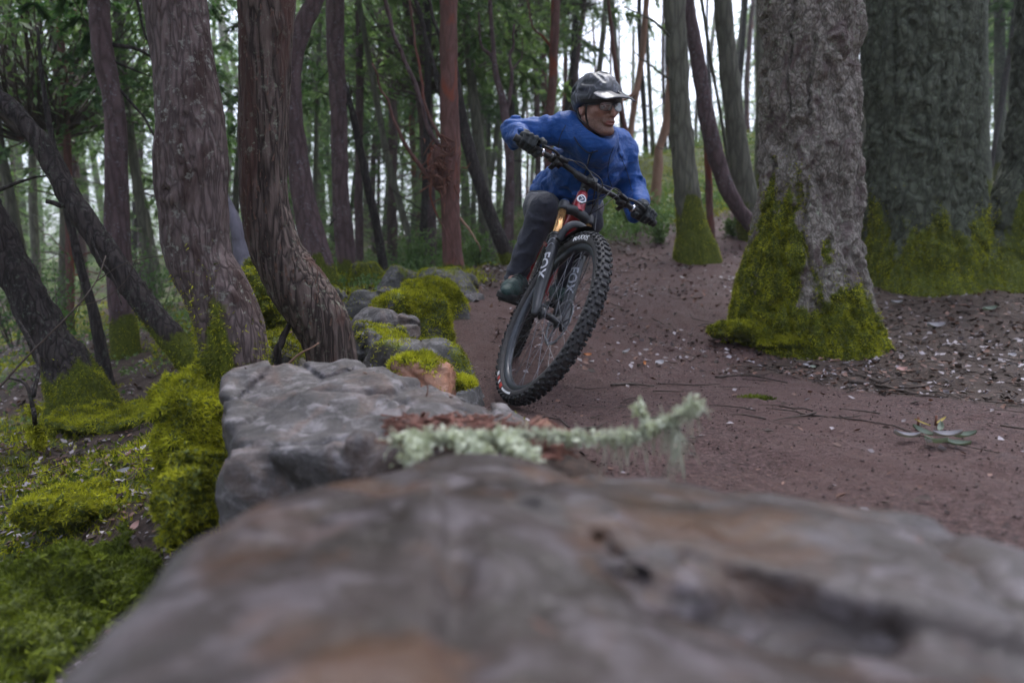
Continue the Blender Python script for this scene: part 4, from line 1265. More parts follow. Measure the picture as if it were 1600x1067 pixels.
def text_mesh(txt, name="t"):
    cu = bpy.data.curves.new(name, 'FONT'); cu.body = txt; cu.align_x = 'CENTER'; cu.align_y = 'CENTER'; cu.size = 1.
    cu.extrude = 0; cu.offset = .018
    o = bpy.data.objects.new(name, cu); COL.objects.link(o)
    dg = bpy.context.evaluated_depsgraph_get()
    me = bpy.data.meshes.new_from_object(o.evaluated_get(dg))
    V = np.array([v.co[:] for v in me.vertices]); Fc = [list(p.vertices) for p in me.polygons]
    bpy.data.objects.remove(o); bpy.data.meshes.remove(me)
    tri = []
    for f in Fc:
        for k in range(1, len(f) - 1): tri.append([f[0], f[k], f[k + 1]])
    tri = np.array(tri)
    for _ in range(2):    # subdivide so that it can bend
        a, b, c = V[tri[:, 0]], V[tri[:, 1]], V[tri[:, 2]]
        m = len(V); k = len(tri)
        V = np.vstack([V, (a + b) / 2, (b + c) / 2, (c + a) / 2])
        ab, bc, ca = m + np.arange(k), m + k + np.arange(k), m + 2 * k + np.arange(k)
        tri = np.vstack([np.stack(q, 1) for q in ((tri[:, 0], ab, ca), (ab, tri[:, 1], bc), (ca, bc, tri[:, 2]), (ab, bc, ca))])
    V[:, :2] -= (V[:, :2].max(0) + V[:, :2].min(0)) / 2
    return V, tri

def wheel(c, ax, e1, parent, name, front):
    root = empty(name, c, parent=parent)
    rc, rt = .343, .0305
    a = np.linspace(0, 2 * np.pi, 26, endpoint=False)
    prof = []
    for t in a:
        r_, o_ = rc + rt * math.cos(t), rt * math.sin(t)
        if r_ < .322: r_ = .322; o_ *= .62
        prof.append((r_, o_ * .95))
    v, f = fixn(*revolve(prof, c, ax, e1, 160)); mesh_np("tyre", v, f, K_side, parent=root)
    # tread: staggered rows of knobs
    kn = []
    N = 62
    e2 = np.cross(ax, e1)
    for k in range(N):
        for (phi, du, hw, hl, hh) in [(.16, 0, .0058, .0072, .0036), (-.16, 0, .0058, .0072, .0036), (.52, .5, .0042, .0052, .0034), (-.52, .5, .0042, .0052, .0034),
                                      (.93, .0, .0056, .0070, .0046), (-.93, .0, .0056, .0070, .0046), (1.22, .5, .0022, .0060, .0022), (-1.22, .5, .0022, .0060, .0022)]:
            t = 2 * np.pi * (k + du) / N
            er = math.cos(t) * e1 + math.sin(t) * e2
            et = -math.sin(t) * e1 + math.cos(t) * e2
            nn = math.cos(phi) * er + math.sin(phi) * ax
            ss = -math.sin(phi) * er + math.cos(phi) * ax
            p = c + er * rc + nn * (rt + hh * .6)
            kn.append(box(p, nn * hh, ss * hw, et * hl))
    v, f = join(kn)
    tag(mesh_np("tread_knobs", v, f, K_rub, False, root), kind="stuff")
    prof = [(.327, -.0145), (.327, .0145), (.318, .0165), (.306, .0150), (.298, .0070), (.298, -.0070), (.306, -.0150), (.318, -.0165)]
    v, f = fixn(*revolve(prof, c, ax, e1, 120)); mesh_np("rim", v, f, K_rim, False, parent=root)
    hp = [(.009, -.052), (.020, -.050), (.030, -.040), (.028, -.034), (.014, -.028), (.0135, .026), (.027, .033), (.028, .039), (.018, .047), (.009, .052)]
    v, f = fixn(*revolve(hp, c, ax, e1, 32)); mesh_np("hub", v, f, K_blk, parent=root)
    for k in range(32):
        side = 1 if k % 2 else -1
        t = 2 * np.pi * k / 32
        off = (.42 if (k // 2) % 2 else -.42)
        a_ = circ_pt(c + ax * .036 * side, ax, e1, .028, t + off * 3.2)
        b_ = circ_pt(c + ax * .004 * side, ax, e1, .300, t)
        v, f = tube([a_, b_], .0009, 5, cap=False)
        mesh_np("spoke", v, f, K_steel, parent=root)
    # disc rotor with a wavy rim
    s = -1
    th = np.linspace(0, 2 * np.pi, 144, endpoint=False)
    ro = .1015 + .0022 * np.sign(np.sin(th * 18))
    cc = c + ax * .045 * s
    rings = []
    for rr_, o_ in ((.086, -.0009), (None, -.0009), (None, .0009), (.086, .0009)):
        R_ = ro if rr_ is None else np.full(144, rr_)
        rings.append(cc + ax * o_ + R_[:, None] * (np.cos(th)[:, None] * e1 + np.sin(th)[:, None] * e2))
    V = np.stack(rings, 1).reshape(-1, 3)
    i = np.arange(144)[:, None]; j = np.arange(4)[None]
    Fc = np.stack([i * 4 + j, ((i + 1) % 144) * 4 + j, ((i + 1) % 144) * 4 + (j + 1) % 4, i * 4 + (j + 1) % 4], -1).reshape(-1, 4)
    arms = [(V, Fc)]
    for k in range(6):
        t = k * np.pi / 3
        a_ = circ_pt(cc, ax, e1, .022, t - .3); b_ = circ_pt(cc, ax, e1, .088, t + .25)
        arms.append(tube([a_, b_], .0045, 4, cap=False, ell=(.25, 1)))
    v, f = join(arms); mesh_np("brake_rotor", v, f, K_steel, False, parent=root)
    return root, e2, rc, rt

fw, e2f, rc, rt = wheel(HUB, n_, h_, bike, "front_wheel", True)
rw, _, _, _ = wheel(RHUB, NR, HB, bike, "rear_wheel", False)

def on_tyre(txt, ang, hgt, radius_c, mat, name, stretch=1.):
    V, T = text_mesh(txt)
    s = hgt / (V[:, 1].max() - V[:, 1].min())
    x, y = V[:, 0] * s * stretch, V[:, 1] * s
    rad = radius_c + y
    # measured clockwise as seen from the rider's right: letters upright at the rim's top
    t = ang + x / radius_c
    er = np.cos(t)[:, None] * w_ + np.sin(t)[:, None] * (h_)
    side = np.sqrt(np.maximum(rt ** 2 - (rad - rc) ** 2, 1e-6)) * .95 + .0012
    return mesh_np(name, HUB + er * rad[:, None] + n_ * side[:, None], T, mat, False, parent=fw)
def ang_of(u):   # angle from wheel top towards forward
    return u
on_tyre("MAXXIS", .04, .0230, .3430, K_white, "tyre_lettering", 1.35)
# printed patches low on the sidewall: a pinkish white block, a red one and a long white streak
def patch(a0, a1, r0, r1, mat, name):
    n = 16
    t = np.linspace(a0, a1, n); V = []
    for q, (ra) in enumerate((r0, (r0 + r1) / 2, r1)):
        er = np.cos(t)[:, None] * w_ + np.sin(t)[:, None] * h_
        side = math.sqrt(max(rt ** 2 - (ra - rc) ** 2, 1e-6)) * .95 + .0012
        V.append(HUB + er * ra + n_ * side)
    V = np.vstack(V); F_ = []
    for q in range(2):
        for k in range(n - 1): F_.append([q * n + k, q * n + k + 1, (q + 1) * n + k + 1, (q + 1) * n + k])
    return mesh_np(name, V, np.array(F_), mat, False, parent=fw)
A0 = math.radians(180)
patch(A0 + .62, A0 + .55, .334, .350, K_white, "tyre_print"); patch(A0 + .52, A0 + .46, .334, .350, K_redp, "tyre_print")
patch(A0 + .43, A0 + .38, .334, .350, K_white, "tyre_print"); patch(A0 + .35, A0 + .25, .333, .351, K_redp, "tyre_print")
patch(A0 + .21, A0 - .12, .337, .346, K_white, "tyre_print")

# fork
K_flet = simple('pale_grey_print', (.42, .42, .46), .6, nscale=80, var=.2)
LEG = .067
fk = empty("suspension_fork", HUB, parent=bike)
for s, nm in ((1, "r"), (-1, "l")):
    b0 = HUB + n_ * LEG * s
    b1 = CROWN + n_ * LEG * s
    ax_ = nrm(b1 - b0); L = np.linalg.norm(b1 - b0)
    path = [b0 - ax_ * .030, b0, b0 + ax_ * .05 - PF * .008, b0 + ax_ * .12 - PF * .012, b0 + ax_ * .30, b0 + ax_ * .375]
    path[4] = b0 + ax_ * .30; 
    v, f = tube(path, [.012, .0175, .0205, .0235, .0245, .0250], 20, 30); lg = mesh_np("lower_leg", v, f, K_fork, parent=fk)
    v, f = tube([b0 + ax_ * .368, b0 + ax_ * .385], [.0265, .0265], 20); mesh_np("seal", v, f, K_blk, parent=fk)
    v, f = tube([b0 + ax_ * .33, b1 + ax_ * .0], .0180, 24); mesh_np("stanchion", v, f, K_gold, parent=fk)
    v, f = tube([b1 - ax_ * .012, b1 + ax_ * .002, b1 + ax_ * .030, b1 + ax_ * .036], [.0235, .0245, .0245, .022], 24); mesh_np("crown_socket", v, f, K_fork, parent=fk)
    v, f = tube([b1 + ax_ * .034, b1 + ax_ * .043], [.0195, .0185], 20); mesh_np("top_cap", v, f, K_blue if s > 0 else K_blk, parent=fk)
    # lettering running up the leg
    V, T = text_mesh("FOX")
    g = nrm(n_ * (.95 if s > 0 else .25) + np.array([-.30, -.9, .1]) * (.55 if s > 0 else .9)); g = nrm(g - ax_ * (g @ ax_))
    e_ = np.cross(ax_, g)
    sc_ = .040 / (V[:, 1].max() - V[:, 1].min())
    x, y = V[:, 0] * sc_ * 1.25, V[:, 1] * sc_
    ph = y / .0246
    r_ = .0256
    ctr = b0 + ax_ * (.205)
    VV = ctr - ax_ * x[:, None] * (1) + r_ * (np.cos(ph)[:, None] * g + np.sin(ph)[:, None] * e_ * (1))
    mesh_np("fork_lettering", VV, T, K_flet if s > 0 else K_grey, False, parent=fk)
    for q in range(2):
        pth = [ctr + ax_ * (.105 + .028 * q) + r_ * (math.cos(t) * g + math.sin(t) * e_) + ax_ * .010 * math.sin(3 * t) for t in np.linspace(-.9, .9, 9)]
        v, f = tube(pth, .0026, 4, cap=False); mesh_np("fork_stripe", v, f, K_grey, parent=fk)
# crown bridge
cr = catmull([CROWN + n_ * LEG, CROWN + n_ * .03 + PF * .010 + ST * .012, CROWN + PF * .006 + ST * .018, CROWN - n_ * .03 + PF * .010 + ST * .012, CROWN - n_ * LEG], 21)
v, f = tube(cr, [.020] * 21, 14, ell=(.95, 1.15)); mesh_np("crown", v, f, K_fork, parent=fk)
# arch over the tyre, in front
ap = [HUB + n_ * LEG * s + ST * q + PF * o for (s, q, o) in [(1, .335, .012), (.93, .385, .035), (.55, .420, .045), (0, .430, .048), (-.55, .420, .045), (-.93, .385, .035), (-1, .335, .012)]]
v, f = tube(catmull(ap, 30), .0125, 10, ell=(.7, 1.3)); mesh_np("arch", v, f, K_fork, parent=fk)
# mudguard: a curved black sheet under the arch
mg = []
for t in np.linspace(-.95, -.02, 18):
    er = np.cos(t) * w_ + np.sin(t) * h_
    for s in np.linspace(-1, 1, 9):
        mg.append(HUB + er * (.402 - .022 * s * s) + n_ * s * .040 * (1 - .25 * abs(t)))
V = np.array(mg); Fm = np.array([[a * 9 + b, a * 9 + b + 1, (a + 1) * 9 + b + 1, (a + 1) * 9 + b] for a in range(17) for b in range(8)])
V2 = V + w_ * .0018
Fa = np.vstack([Fm, Fm[:, ::-1] + len(V)])
mesh_np("mudguard", np.vstack([V, V2]), Fa, K_blk, parent=fk)
# axle ends and brake caliper
v, f = tube([HUB - n_ * .082, HUB + n_ * .082], .011, 14); mesh_np("axle", v, f, K_blk, parent=fk)
v, f = join([box(HUB - n_ * .052 + ST * .085 - PF * .055, ST * .030, PF * .016, n_ * .014), box(HUB - n_ * .066 + ST * .10 - PF * .028, ST * .022, PF * .010, n_ * .010)])
mesh_np("brake_caliper", v, f, K_blk, False, parent=fk)
v, f = tube(catmull([HUB - n_ * .066 + ST * .12 - PF * .03, HUB - n_ * .095 + ST * .25 - PF * .01, HUB - n_ * .085 + ST * .38 + PF * .02, CROWN - n_ * .06 + PF * .06 + ST * .05, BAR - n_ * .03 + PF * .05 - ST * .03, BAR - n_ * .14 + PF * .04, BAR - n_ * .21 + PF * .02], 50), .0026, 6, cap=False)
mesh_np("brake_hose", v, f, K_blk, parent=fk)

# frame
fr = empty("frame", BB, parent=bike)
def tb(name, pts, r, mat=K_red, nseg=18, nr=24, parent=fr, ell=None):
    v, f = tube(np.array(pts), r, nseg, nr, ell=ell); return mesh_np(name, v, f, mat, parent=parent)
tb("head_tube", [CROWN + ST * .020, CROWN + ST * .04, CROWN + ST * .075, HT - ST * .008, HT], [.030, .0295, .0265, .0245, .0240])
S2 = nrm(WR * .966 - HB * .26)
SEAT = BB + S2 * .40
tb("down_tube", [CROWN + ST * .042, (CROWN + ST * .03) * .6 + BB * .4 - WR * .012, BB + S2 * .02 + HB * .02], [.030, .033, .034])
tb("top_tube", [HT - ST * .022, (HT + SEAT) * .5 - WR * .018, SEAT - S2 * .03], [.023, .021, .018])
tb("seat_tube", [BB, SEAT], [.024, .0195])
tb("seat_post", [SEAT, SEAT + S2 * .055], [.0155, .0155], K_blk)
for s in (1, -1):
    tb("chainstay", [BB + NR * .035 * s - HB * .03, BB + NR * .045 * s - HB * .15, RHUB + NR * .068 * s], [.016, .012, .012])
    tb("seatstay", [SEAT - S2 * .10 + NR * .025 * s, SEAT - S2 * .12 - HB * .12 + NR * .055 * s, RHUB + NR * .068 * s], [.011, .010, .010])
tb("rocker_link", [SEAT - S2 * .10 + HB * .05, SEAT - S2 * .11 - HB * .05], [.022, .018], K_orange)
tb("rear_shock", [SEAT - S2 * .10 + HB * .06, BB + HB * .17 + WR * .10], [.022, .024], K_blk)
# saddle
v, f = snets(lambda p: smin(cone(p, SEAT + S2 * .085 - HB * .13, SEAT + S2 * .09 + HB * .13, .045, .016), ellip(p, SEAT + S2 * .085 - HB * .11, (.075, .05, .022), [MB_, HB, WR]), .03) + .4 * np.maximum(0, -(p - (SEAT + S2 * .075)) @ WR),
             SEAT + S2 * .08 - .19, SEAT + S2 * .08 + .19, .008)
mesh_np("saddle", *fixn(v, f), K_blk, parent=bike)
# head badge: white ring, dark disc, white arrow
g = nrm(HB - ST * (HB @ ST)); e_ = np.cross(ST, g); bc = (CROWN + ST * .078) + g * .0278
def disc(r, off, mat, name):
    th = np.linspace(0, 2 * np.pi, 32, endpoint=False)
    def curve(x, y): return bc + e_ * x + ST * y * 1.0 + g * (off - .012 * (x / .026) ** 2 * .9)
    V = [curve(0, 0)]; 
    for q in (.5, 1.):
        V += [curve(r * q * math.cos(t), r * q * math.sin(t)) for t in th]
    T = [[0, 1 + k, 1 + (k + 1) % 32] for k in range(32)]
    for k in range(32): T += [[1 + k, 33 + k, 33 + (k + 1) % 32], [1 + k, 33 + (k + 1) % 32, 1 + (k + 1) % 32]]
    mesh_np(name, np.array(V), np.array(T), mat, False, parent=fr)
K_white2 = simple("badge_white", (.85, .85, .87), .4, nscale=80, var=.05)
K_navy = simple("badge_navy", (.03, .045, .09), .4, nscale=80, var=.2)
disc(.0215, .0015, K_white2, "head_badge"); disc(.0145, .0024, K_navy, "badge_disc")
V, T = [], []
for (x0, y0, x1, y1, wd) in [(.006, .0095, -.007, 0, .0032), (.006, -.0095, -.007, 0, .0032)]:
    d_ = nrm([x1 - x0, y1 - y0]); p_ = np.array([-d_[1], d_[0]]) * wd / 2; k = len(V)
    for (x, y) in ((x0 + p_[0], y0 + p_[1]), (x0 - p_[0], y0 - p_[1]), (x1 - p_[0], y1 - p_[1]), (x1 + p_[0], y1 + p_[1])):
        V.append(bc + e_ * x * -1 + ST * y + g * (.0032 - .011 * (x / .026) ** 2))
    T += [[k, k + 1, k + 2, k + 3]]
mesh_np("badge_arrow", np.array(V), np.array(T), K_white2, False, parent=fr)
# cranks, chainring, pedals
crk = empty("crankset", BB, parent=bike)
v, f = tube([BB - NR * .062, BB + NR * .062], .015, 14); mesh_np("spindle", v, f, K_blk, parent=crk)
cf = nrm(HB * .98 - WR * .05)
PEDR = BB + NR * .128 + cf * .172; PEDL = BB - NR * .128 - cf * .172
tb("crank_arm", [BB + NR * .062, BB + NR * .070 + cf * .168], [.015, .012], K_blk, parent=crk)
tb("crank_arm", [BB - NR * .062, BB - NR * .070 - cf * .168], [.015, .012], K_blk, parent=crk)
v, f = fixn(*revolve([(.03, -.002), (.064, -.002), (.064, .002), (.03, .002)], BB + NR * .050, NR, HB, 64)); mesh_np("chainring", v, f, K_blk, False, parent=crk)
for c in (PEDR, PEDL):
    v, f = join([box(c, HB * .050, MB_ * .048, WR * .008), box(c + HB * .046, HB * .006, MB_ * .05, WR * .011), box(c - HB * .046, HB * .006, MB_ * .05, WR * .011)])
    mesh_np("pedal", v, f, K_blk, False, parent=crk)
v, f = fixn(*revolve([(.018, -.018), (.028, -.018), (.052, .012), (.052, .016), (.018, .016)], RHUB + NR * .052, NR, HB, 40)); mesh_np("cassette", v, f, K_alu, False, parent=rw)

# cockpit
ck = empty("handlebar_assembly", BAR, parent=bike)
bp = [BAR + n_ * a + ST * r_ - PF * b for (a, r_, b) in [(.385, .016, .028), (.25, .014, .018), (.13, .010, .006), (.055, -.004, 0), (0, -.004, 0), (-.055, -.004, 0), (-.13, .010, .006), (-.25, .014, .018), (-.385, .016, .028)]]
C = catmull(bp, 60); t = np.abs(np.linspace(-1, 1, 60))
v, f = tube(C, np.where(t < .2, .0172, .0122), 14); mesh_np("handlebar", v, f, K_blk, parent=ck)
def barp(a): return C[int(round((1 - (a / .385 + 1) / 2) * 59))]
for s in (1, -1):
    v, f = tube([barp(.255 * s), barp(.32 * s), barp(.383 * s)], .0168, 16, 20); gp = mesh_np("grip", v, f, K_rub, parent=ck)
    v, f = tube([barp(.238 * s), barp(.252 * s)], .0185, 14); mesh_np("grip_collar", v, f, K_alu, parent=ck)
    c = barp(.205 * s)
    v, f = tube([c + n_ * .012 * s, c - n_ * .012 * s], .019, 14); mesh_np("lever_clamp", v, f, K_blk, parent=ck)
    body = [c + PF * .018, c + PF * .034 - n_ * .030 * s - ST * .004, c + PF * .036 - n_ * .062 * s - ST * .004]
    v, f = tube(body, [.012, .012, .009], 10, 12); mesh_np("master_cylinder", v, f, K_blk, parent=ck)
    lv = [c + PF * .042 - n_ * .01 * s - ST * .006, c + PF * .062 + n_ * .02 * s - ST * .014, c + PF * .060 + n_ * .075 * s - ST * .018]
    v, f = tube(lv, [.0075, .0062, .0060], 8, 14); mesh_np("brake_lever", v, f, K_blk, parent=ck)
    c2 = barp(.175 * s)
    v, f = join([box(c2 - ST * .020 + PF * .012, n_ * .018, PF * .016, ST * .010), box(c2 - ST * .030 - PF * .012 + n_ * .012 * s, n_ * .010, PF * .018, ST * .004)])
    mesh_np("shifter", v, f, K_blk, False, parent=ck)
    v, f = tube([c2 + PF * .02 + ST * .006, c2 + PF * .028 + ST * .008], .009, 12); mesh_np("clamp_bolt", v, f, K_alu, parent=ck)
for (s, a0, mid1, mid2, end, rr) in [
   (1, .145, BAR + n_ * .07 + PF * .055 + ST * .014, BAR + n_ * .01 + PF * .07 - ST * .05, CROWN + ST * .06 - n_ * .05 + PF * .03, .0026),
   (1, .165, BAR + n_ * .09 + PF * .030 + ST * .022, BAR - n_ * .03 + PF * .06 - ST * .02, CROWN + ST * .05 - n_ * .06, .0026),
   (-1, .165, BAR - n_ * .09 + PF * .055 - ST * .01, BAR - n_ * .05 + PF * .06 - ST * .09, CROWN + ST * .04 + n_ * .03, .0026),
   (-1, .150, BAR - n_ * .10 + PF * .030 - ST * .06, BAR - n_ * .07 + PF * .05 - ST * .12, CROWN + ST * .02 - n_ * .04, .0024)]:
    st_ = barp((a0) * s) + PF * .036
    v, f = tube(catmull([st_ + n_ * .0, st_ * .5 + mid1 * .5 + PF * .01, mid1, mid2, end], 40), rr, 6, cap=False); mesh_np("cable", v, f, K_blk, parent=ck)
v, f = join([tube([HT, HT + ST * .050], .019, 16), tube([HT + ST * .028, BAR], .018, 14)]); mesh_np("stem", v, f, K_blk, parent=ck)
v, f = box(BAR + PF * .012, n_ * .024, ST * .019, PF * .010); mesh_np("stem_clamp", v, f, K_blk, False, parent=ck)

# ================================================================== RIDER
def fabric(name, col, nsc=9., rough=.62, var=.3, b=.5, sheen=.3):
    t = NT(name)
    c = t.coord()
    w = t.noise(t.coord((1, 1, 2.2)), nsc, 4., .55, 1.2)
    w2 = t.noise(c, nsc * 3, 4., .6, .8)
    fine = t.noise(c, 420., 2.)
    dark = tuple(x * (1 - var) for x in col); lite = tuple(x * (1 + var) for x in col)
    t.bump(t.math('ADD', t.math('ADD', w, t.math('MULTIPLY', w2, .4)), t.math('MULTIPLY', fine, .03)), b, .02)
    t.b.inputs["Sheen Weight"].default_value = sheen
    return t.fin(t.ramp(w2, [(.3, dark), (.7, lite)]), rough, 0., .35)
K_jack = fabric("blue_shell_fabric", (.002, .062, .27), 9., .55, .15, .6, .1)
K_pant = fabric("slate_trouser_fabric", (.030, .032, .048), 11., .75, .2, .4, .15)
K_gl = fabric("black_glove_fabric", (.016, .020, .022), 40., .65, .4, .4, .1)
K_shoe = fabric("dark_green_shoe", (.012, .038, .034), 30., .6, .5, .3, .1)
K_sole = simple("black_sole_rubber", (.012, .012, .013), .75, nscale=90)
def skin_mat():
    t = NT("rider_skin")
    c = t.coord()
    nz = t.noise(c, 45., 5., .6); n2 = t.noise(c, 260., 3., .7)
    col = t.ramp(nz, [(.3, (.30, .150, .115)), (.7, (.42, .24, .19))])
    sf = t.math('MULTIPLY', t.attr("stubble"), t.gray(n2, .30, .62))
    col = t.mix(t.math('MULTIPLY', sf, .8), col, (.055, .036, .028))
    col = t.mix(t.attr("lip"), col, (.27, .105, .09))
    t.b.inputs["Subsurface Weight"].default_value = .08
    t.b.inputs["Subsurface Radius"].default_value = (.01, .004, .002)
    t.bump(n2, .15, .001)
    return t.fin(col, .5, 0., .4)
K_skin = skin_mat()

RSH, LSH = np.array([.245, 3.17, 1.185]), np.array([.530, 3.38, 1.125])
REL, LEL = np.array([.012, 3.215, 1.185]), np.array([.600, 3.42, .945])
HRc = barp(.320); HLc = barp(-.320)
# wrists a little behind the bar on the forearm side
RWR = HRc + nrm(REL - HRc) * .085 + ST * .012
LWR = HLc + nrm(LEL - HLc) * .085 + ST * .010
PEL = np.array([.275, 3.72, .925]); CH = np.array([.385, 3.36, 1.075])
RHP, LHP = np.array([.185, 3.68, .885]), np.array([.365, 3.73, .90])
RKN, LKN = np.array([.152, 3.29, .845]), np.array([.375, 3.38, .79])
RAN, LAN = np.array([.012, 3.39, .515]), np.array([.265, 3.64, .455])
HEAD = np.array([.380, 3.10, 1.262])
rider = empty("person", PEDR * [1, 1, 1] - [0, 0, .02], "cyclist in blue jacket, dark trousers and helmet leaning hard over the handlebar", "person")

# ---- head
YAW, PIT, ROL = math.radians(30), math.radians(-10), math.radians(-4)
hf = np.array([math.sin(YAW) * math.cos(PIT), -math.cos(YAW) * math.cos(PIT), math.sin(PIT)])
hr = nrm(np.cross(hf, [0, 0, 1])); hu = np.cross(hr, hf)
hr, hu = hr * math.cos(ROL) + hu * math.sin(ROL), hu * math.cos(ROL) - hr * math.sin(ROL)
RH = np.stack([hr, hf, hu])          # rows: right, forward, up
def Lh(p): return (p - HEAD) @ RH.T
def Wh(q): return HEAD + np.asarray(q, float) @ RH
def body_fn(p):
    d = cone(p, PEL, CH, .125, .125)
    d = smin(d, cone(p, RSH, LSH, .045, .045), .05)
    d = smin(d, cone(p, RSH, REL, .050, .038), .03); d = smin(d, cone(p, REL, RWR, .038, .026), .02)
    d = smin(d, cone(p, LSH, LEL, .050, .038), .03); d = smin(d, cone(p, LEL, LWR, .038, .026), .02)
    d = smin(d, cone(p, RHP, RKN, .078, .054), .04); d = smin(d, cone(p, RKN, RAN, .052, .036), .02)
    d = smin(d, cone(p, LHP, LKN, .078, .054), .04); d = smin(d, cone(p, LKN, LAN, .052, .036), .02)
    d = smin(d, cone(p, (RSH + LSH) / 2, HEAD + [0, .05, -.07], .05, .048), .02)
    d = smin(d, cone(p, RAN, PEDR + WR * .035, .034, .028), .02); d = smin(d, cone(p, LAN, PEDL + WR * .035, .034, .028), .02)
    return d
v, f = fixn(*snets(body_fn, (-.12, 3.0, .36), (.78, 3.92, 1.34), .012))
mesh_np("body", v, f, K_skin, parent=rider, attrs={"stubble": np.zeros(len(v)), "lip": np.zeros(len(v))})

def folds(p, a, b, amp, freq, seed):
    """wrinkles ringing a limb"""
    ab = nrm(np.asarray(b) - np.asarray(a))
    s = (p - a) @ ab
    q = np.stack([s * freq + 1.2 * fbm(p * 7, 2, seed), (p @ np.array([.6, .5, .3])) * freq * .35, p[..., 2] * 0 + seed], -1)
    return amp * (np.abs(vnoise(q, seed)) - .3)
NECKC = (RSH + LSH) / 2 * .42 + HEAD * .58 + np.array([.016, .012, -.062])
nk_ax = nrm(HEAD - (RSH + LSH) / 2 + np.array([0, .02, .12]))
NK2 = HEAD + np.array([-.01, .04, -.15])
def jacket_fn(p):
    t = cone(p, PEL + [0, -.03, .03], CH, .168, .170)
    t = smin(t, ellip(p, CH + [.0, .02, .02], (.205, .15, .16), [nrm(LSH - RSH), nrm(np.cross([0, 0, 1], nrm(LSH - RSH))), [0, 0, 1]]), .05)
    t = t + folds(p, PEL, CH, .018, 7, 3) + .012 * fbm(p * 6, 3, 5)
    ra = smin(cone(p, RSH, REL, .078, .066) + folds(p, RSH, REL, .012, 14, 7), cone(p, REL, RWR, .066, .046) + folds(p, REL, RWR, .012, 16, 8), .02)
    la = smin(cone(p, LSH, LEL, .080, .064) + folds(p, LSH, LEL, .013, 13, 9), cone(p, LEL, LWR, .066, .044) + folds(p, LEL, LWR, .013, 16, 10), .02)
    d = smin(smin(t, ra, .035), la, .035)
    d = smin(d, cone(p, CH, NK2, .13, .10), .04)
    wv_ = p + .05 * np.stack([vnoise(p * 7, 31), vnoise(p * 7, 32), vnoise(p * 7, 33)], -1)
    d = d + .0085 * (1 - np.abs(vnoise(wv_ * np.array([9, 9, 17]), 34)) * 2.2) + .004 * (1 - np.abs(vnoise(wv_ * np.array([24, 24, 30]), 35)) * 2.2)
    d = smin(d, cone(p, RSH, (RSH + LSH) / 2 + [0, .02, .03], .070, .075), .05)
    d = smin(d, cone(p, LSH, (RSH + LSH) / 2 + [0, .02, .03], .070, .075), .05)
    # loose underside of the left sleeve
    d = smin(d, cone(p, LEL + [-.02, -.02, -.04], LWR + [-.03, .02, -.04], .05, .035), .03)
    # hood and collar hugging the neck
    q = Lh(p)
    d = smin(d, ellip(q, (0, -.045, -.130), (.118, .115, .085)) - .006 * vnoise(p * 18, 4), .035)
    d = smin(d, ellip(q, (0, .010, -.150), (.085, .075, .060)), .03)
    d = smin(d, ellip(q, (0, -.11, -.10), (.11, .065, .06)), .03)
    d = smax(d, -ellip(q, (0, .035, -.035), (.081, .130, .100)), .010)
    d = smax(d, (p - (PEL + np.array([-.005, -.10, -.035]))) @ nrm(PEL - CH + np.array([0, 0, -.12])) - .03, .015)
    return d
v, f = fixn(*snets(jacket_fn, (-.10, 2.95, .74), (.78, 3.95, 1.36), .0068))
jk = mesh_np("jacket", v, f, K_jack, parent=rider)
for (wa, we, nm) in ((RWR, REL, "cuff"), (LWR, LEL, "cuff")):
    a_ = wa + nrm(we - wa) * .004; b_ = wa - nrm(we - wa) * .020
    v, f = tube([a_, b_], [.040, .036], 20, 6); mesh_np(nm, v, f, K_gl, parent=rider)
# zip, hood edge and panel seams, laid on the jacket's surface
def on_jacket(px_, py_, off=.001):
    y = np.arange(2.85, 3.9, .004); pts = np.array([P(px_, py_, t_) for t_ in y])
    k = np.argmax(jacket_fn(pts) < 0)
    return pts[k] - nrm(pts[k] - [0, 0, CAMZ]) * (.003 + off) if k else pts[60]
K_zip = simple("grey_zip", (.3, .31, .35), .4, .5)
K_seam = simple("dark_seam_tape", (.004, .010, .030), .6)
def seam(name, pxs, r0, mat, ns=26, off=.001):
    c2 = catmull(np.array([[*q, 0.0] for q in pxs]), ns)
    pts = np.array([on_jacket(q[0], q[1], off) for q in c2])
    d_ = np.linalg.norm(np.diff(pts, axis=0), axis=1)
    cut = np.where(d_ > .05)[0]
    if len(cut): pts = pts[:cut[0] + 1]
    if len(pts) > 3:
        v, f = tube(pts, r0, 6, cap=False); mesh_np(name, v, f, mat, parent=jk)
seam("zip", [(926, 236), (921, 250), (915, 268), (908, 290)], .0026, K_seam)
seam("zip_pull", [(921, 242), (919, 250), (918, 256)], .0022, K_zip, 8, .003)
seam("collar_edge", [(897, 214), (906, 228), (920, 239), (934, 236)], .0032, K_seam)
seam("shoulder_seam", [(884, 196), (876, 212), (872, 232), (874, 252)], .0018, K_seam)
seam("shoulder_seam", [(958, 232), (952, 250), (950, 272), (956, 292)], .0018, K_seam)
seam("sleeve_seam", [(968, 240), (980, 270), (988, 300)], .0016, K_seam)

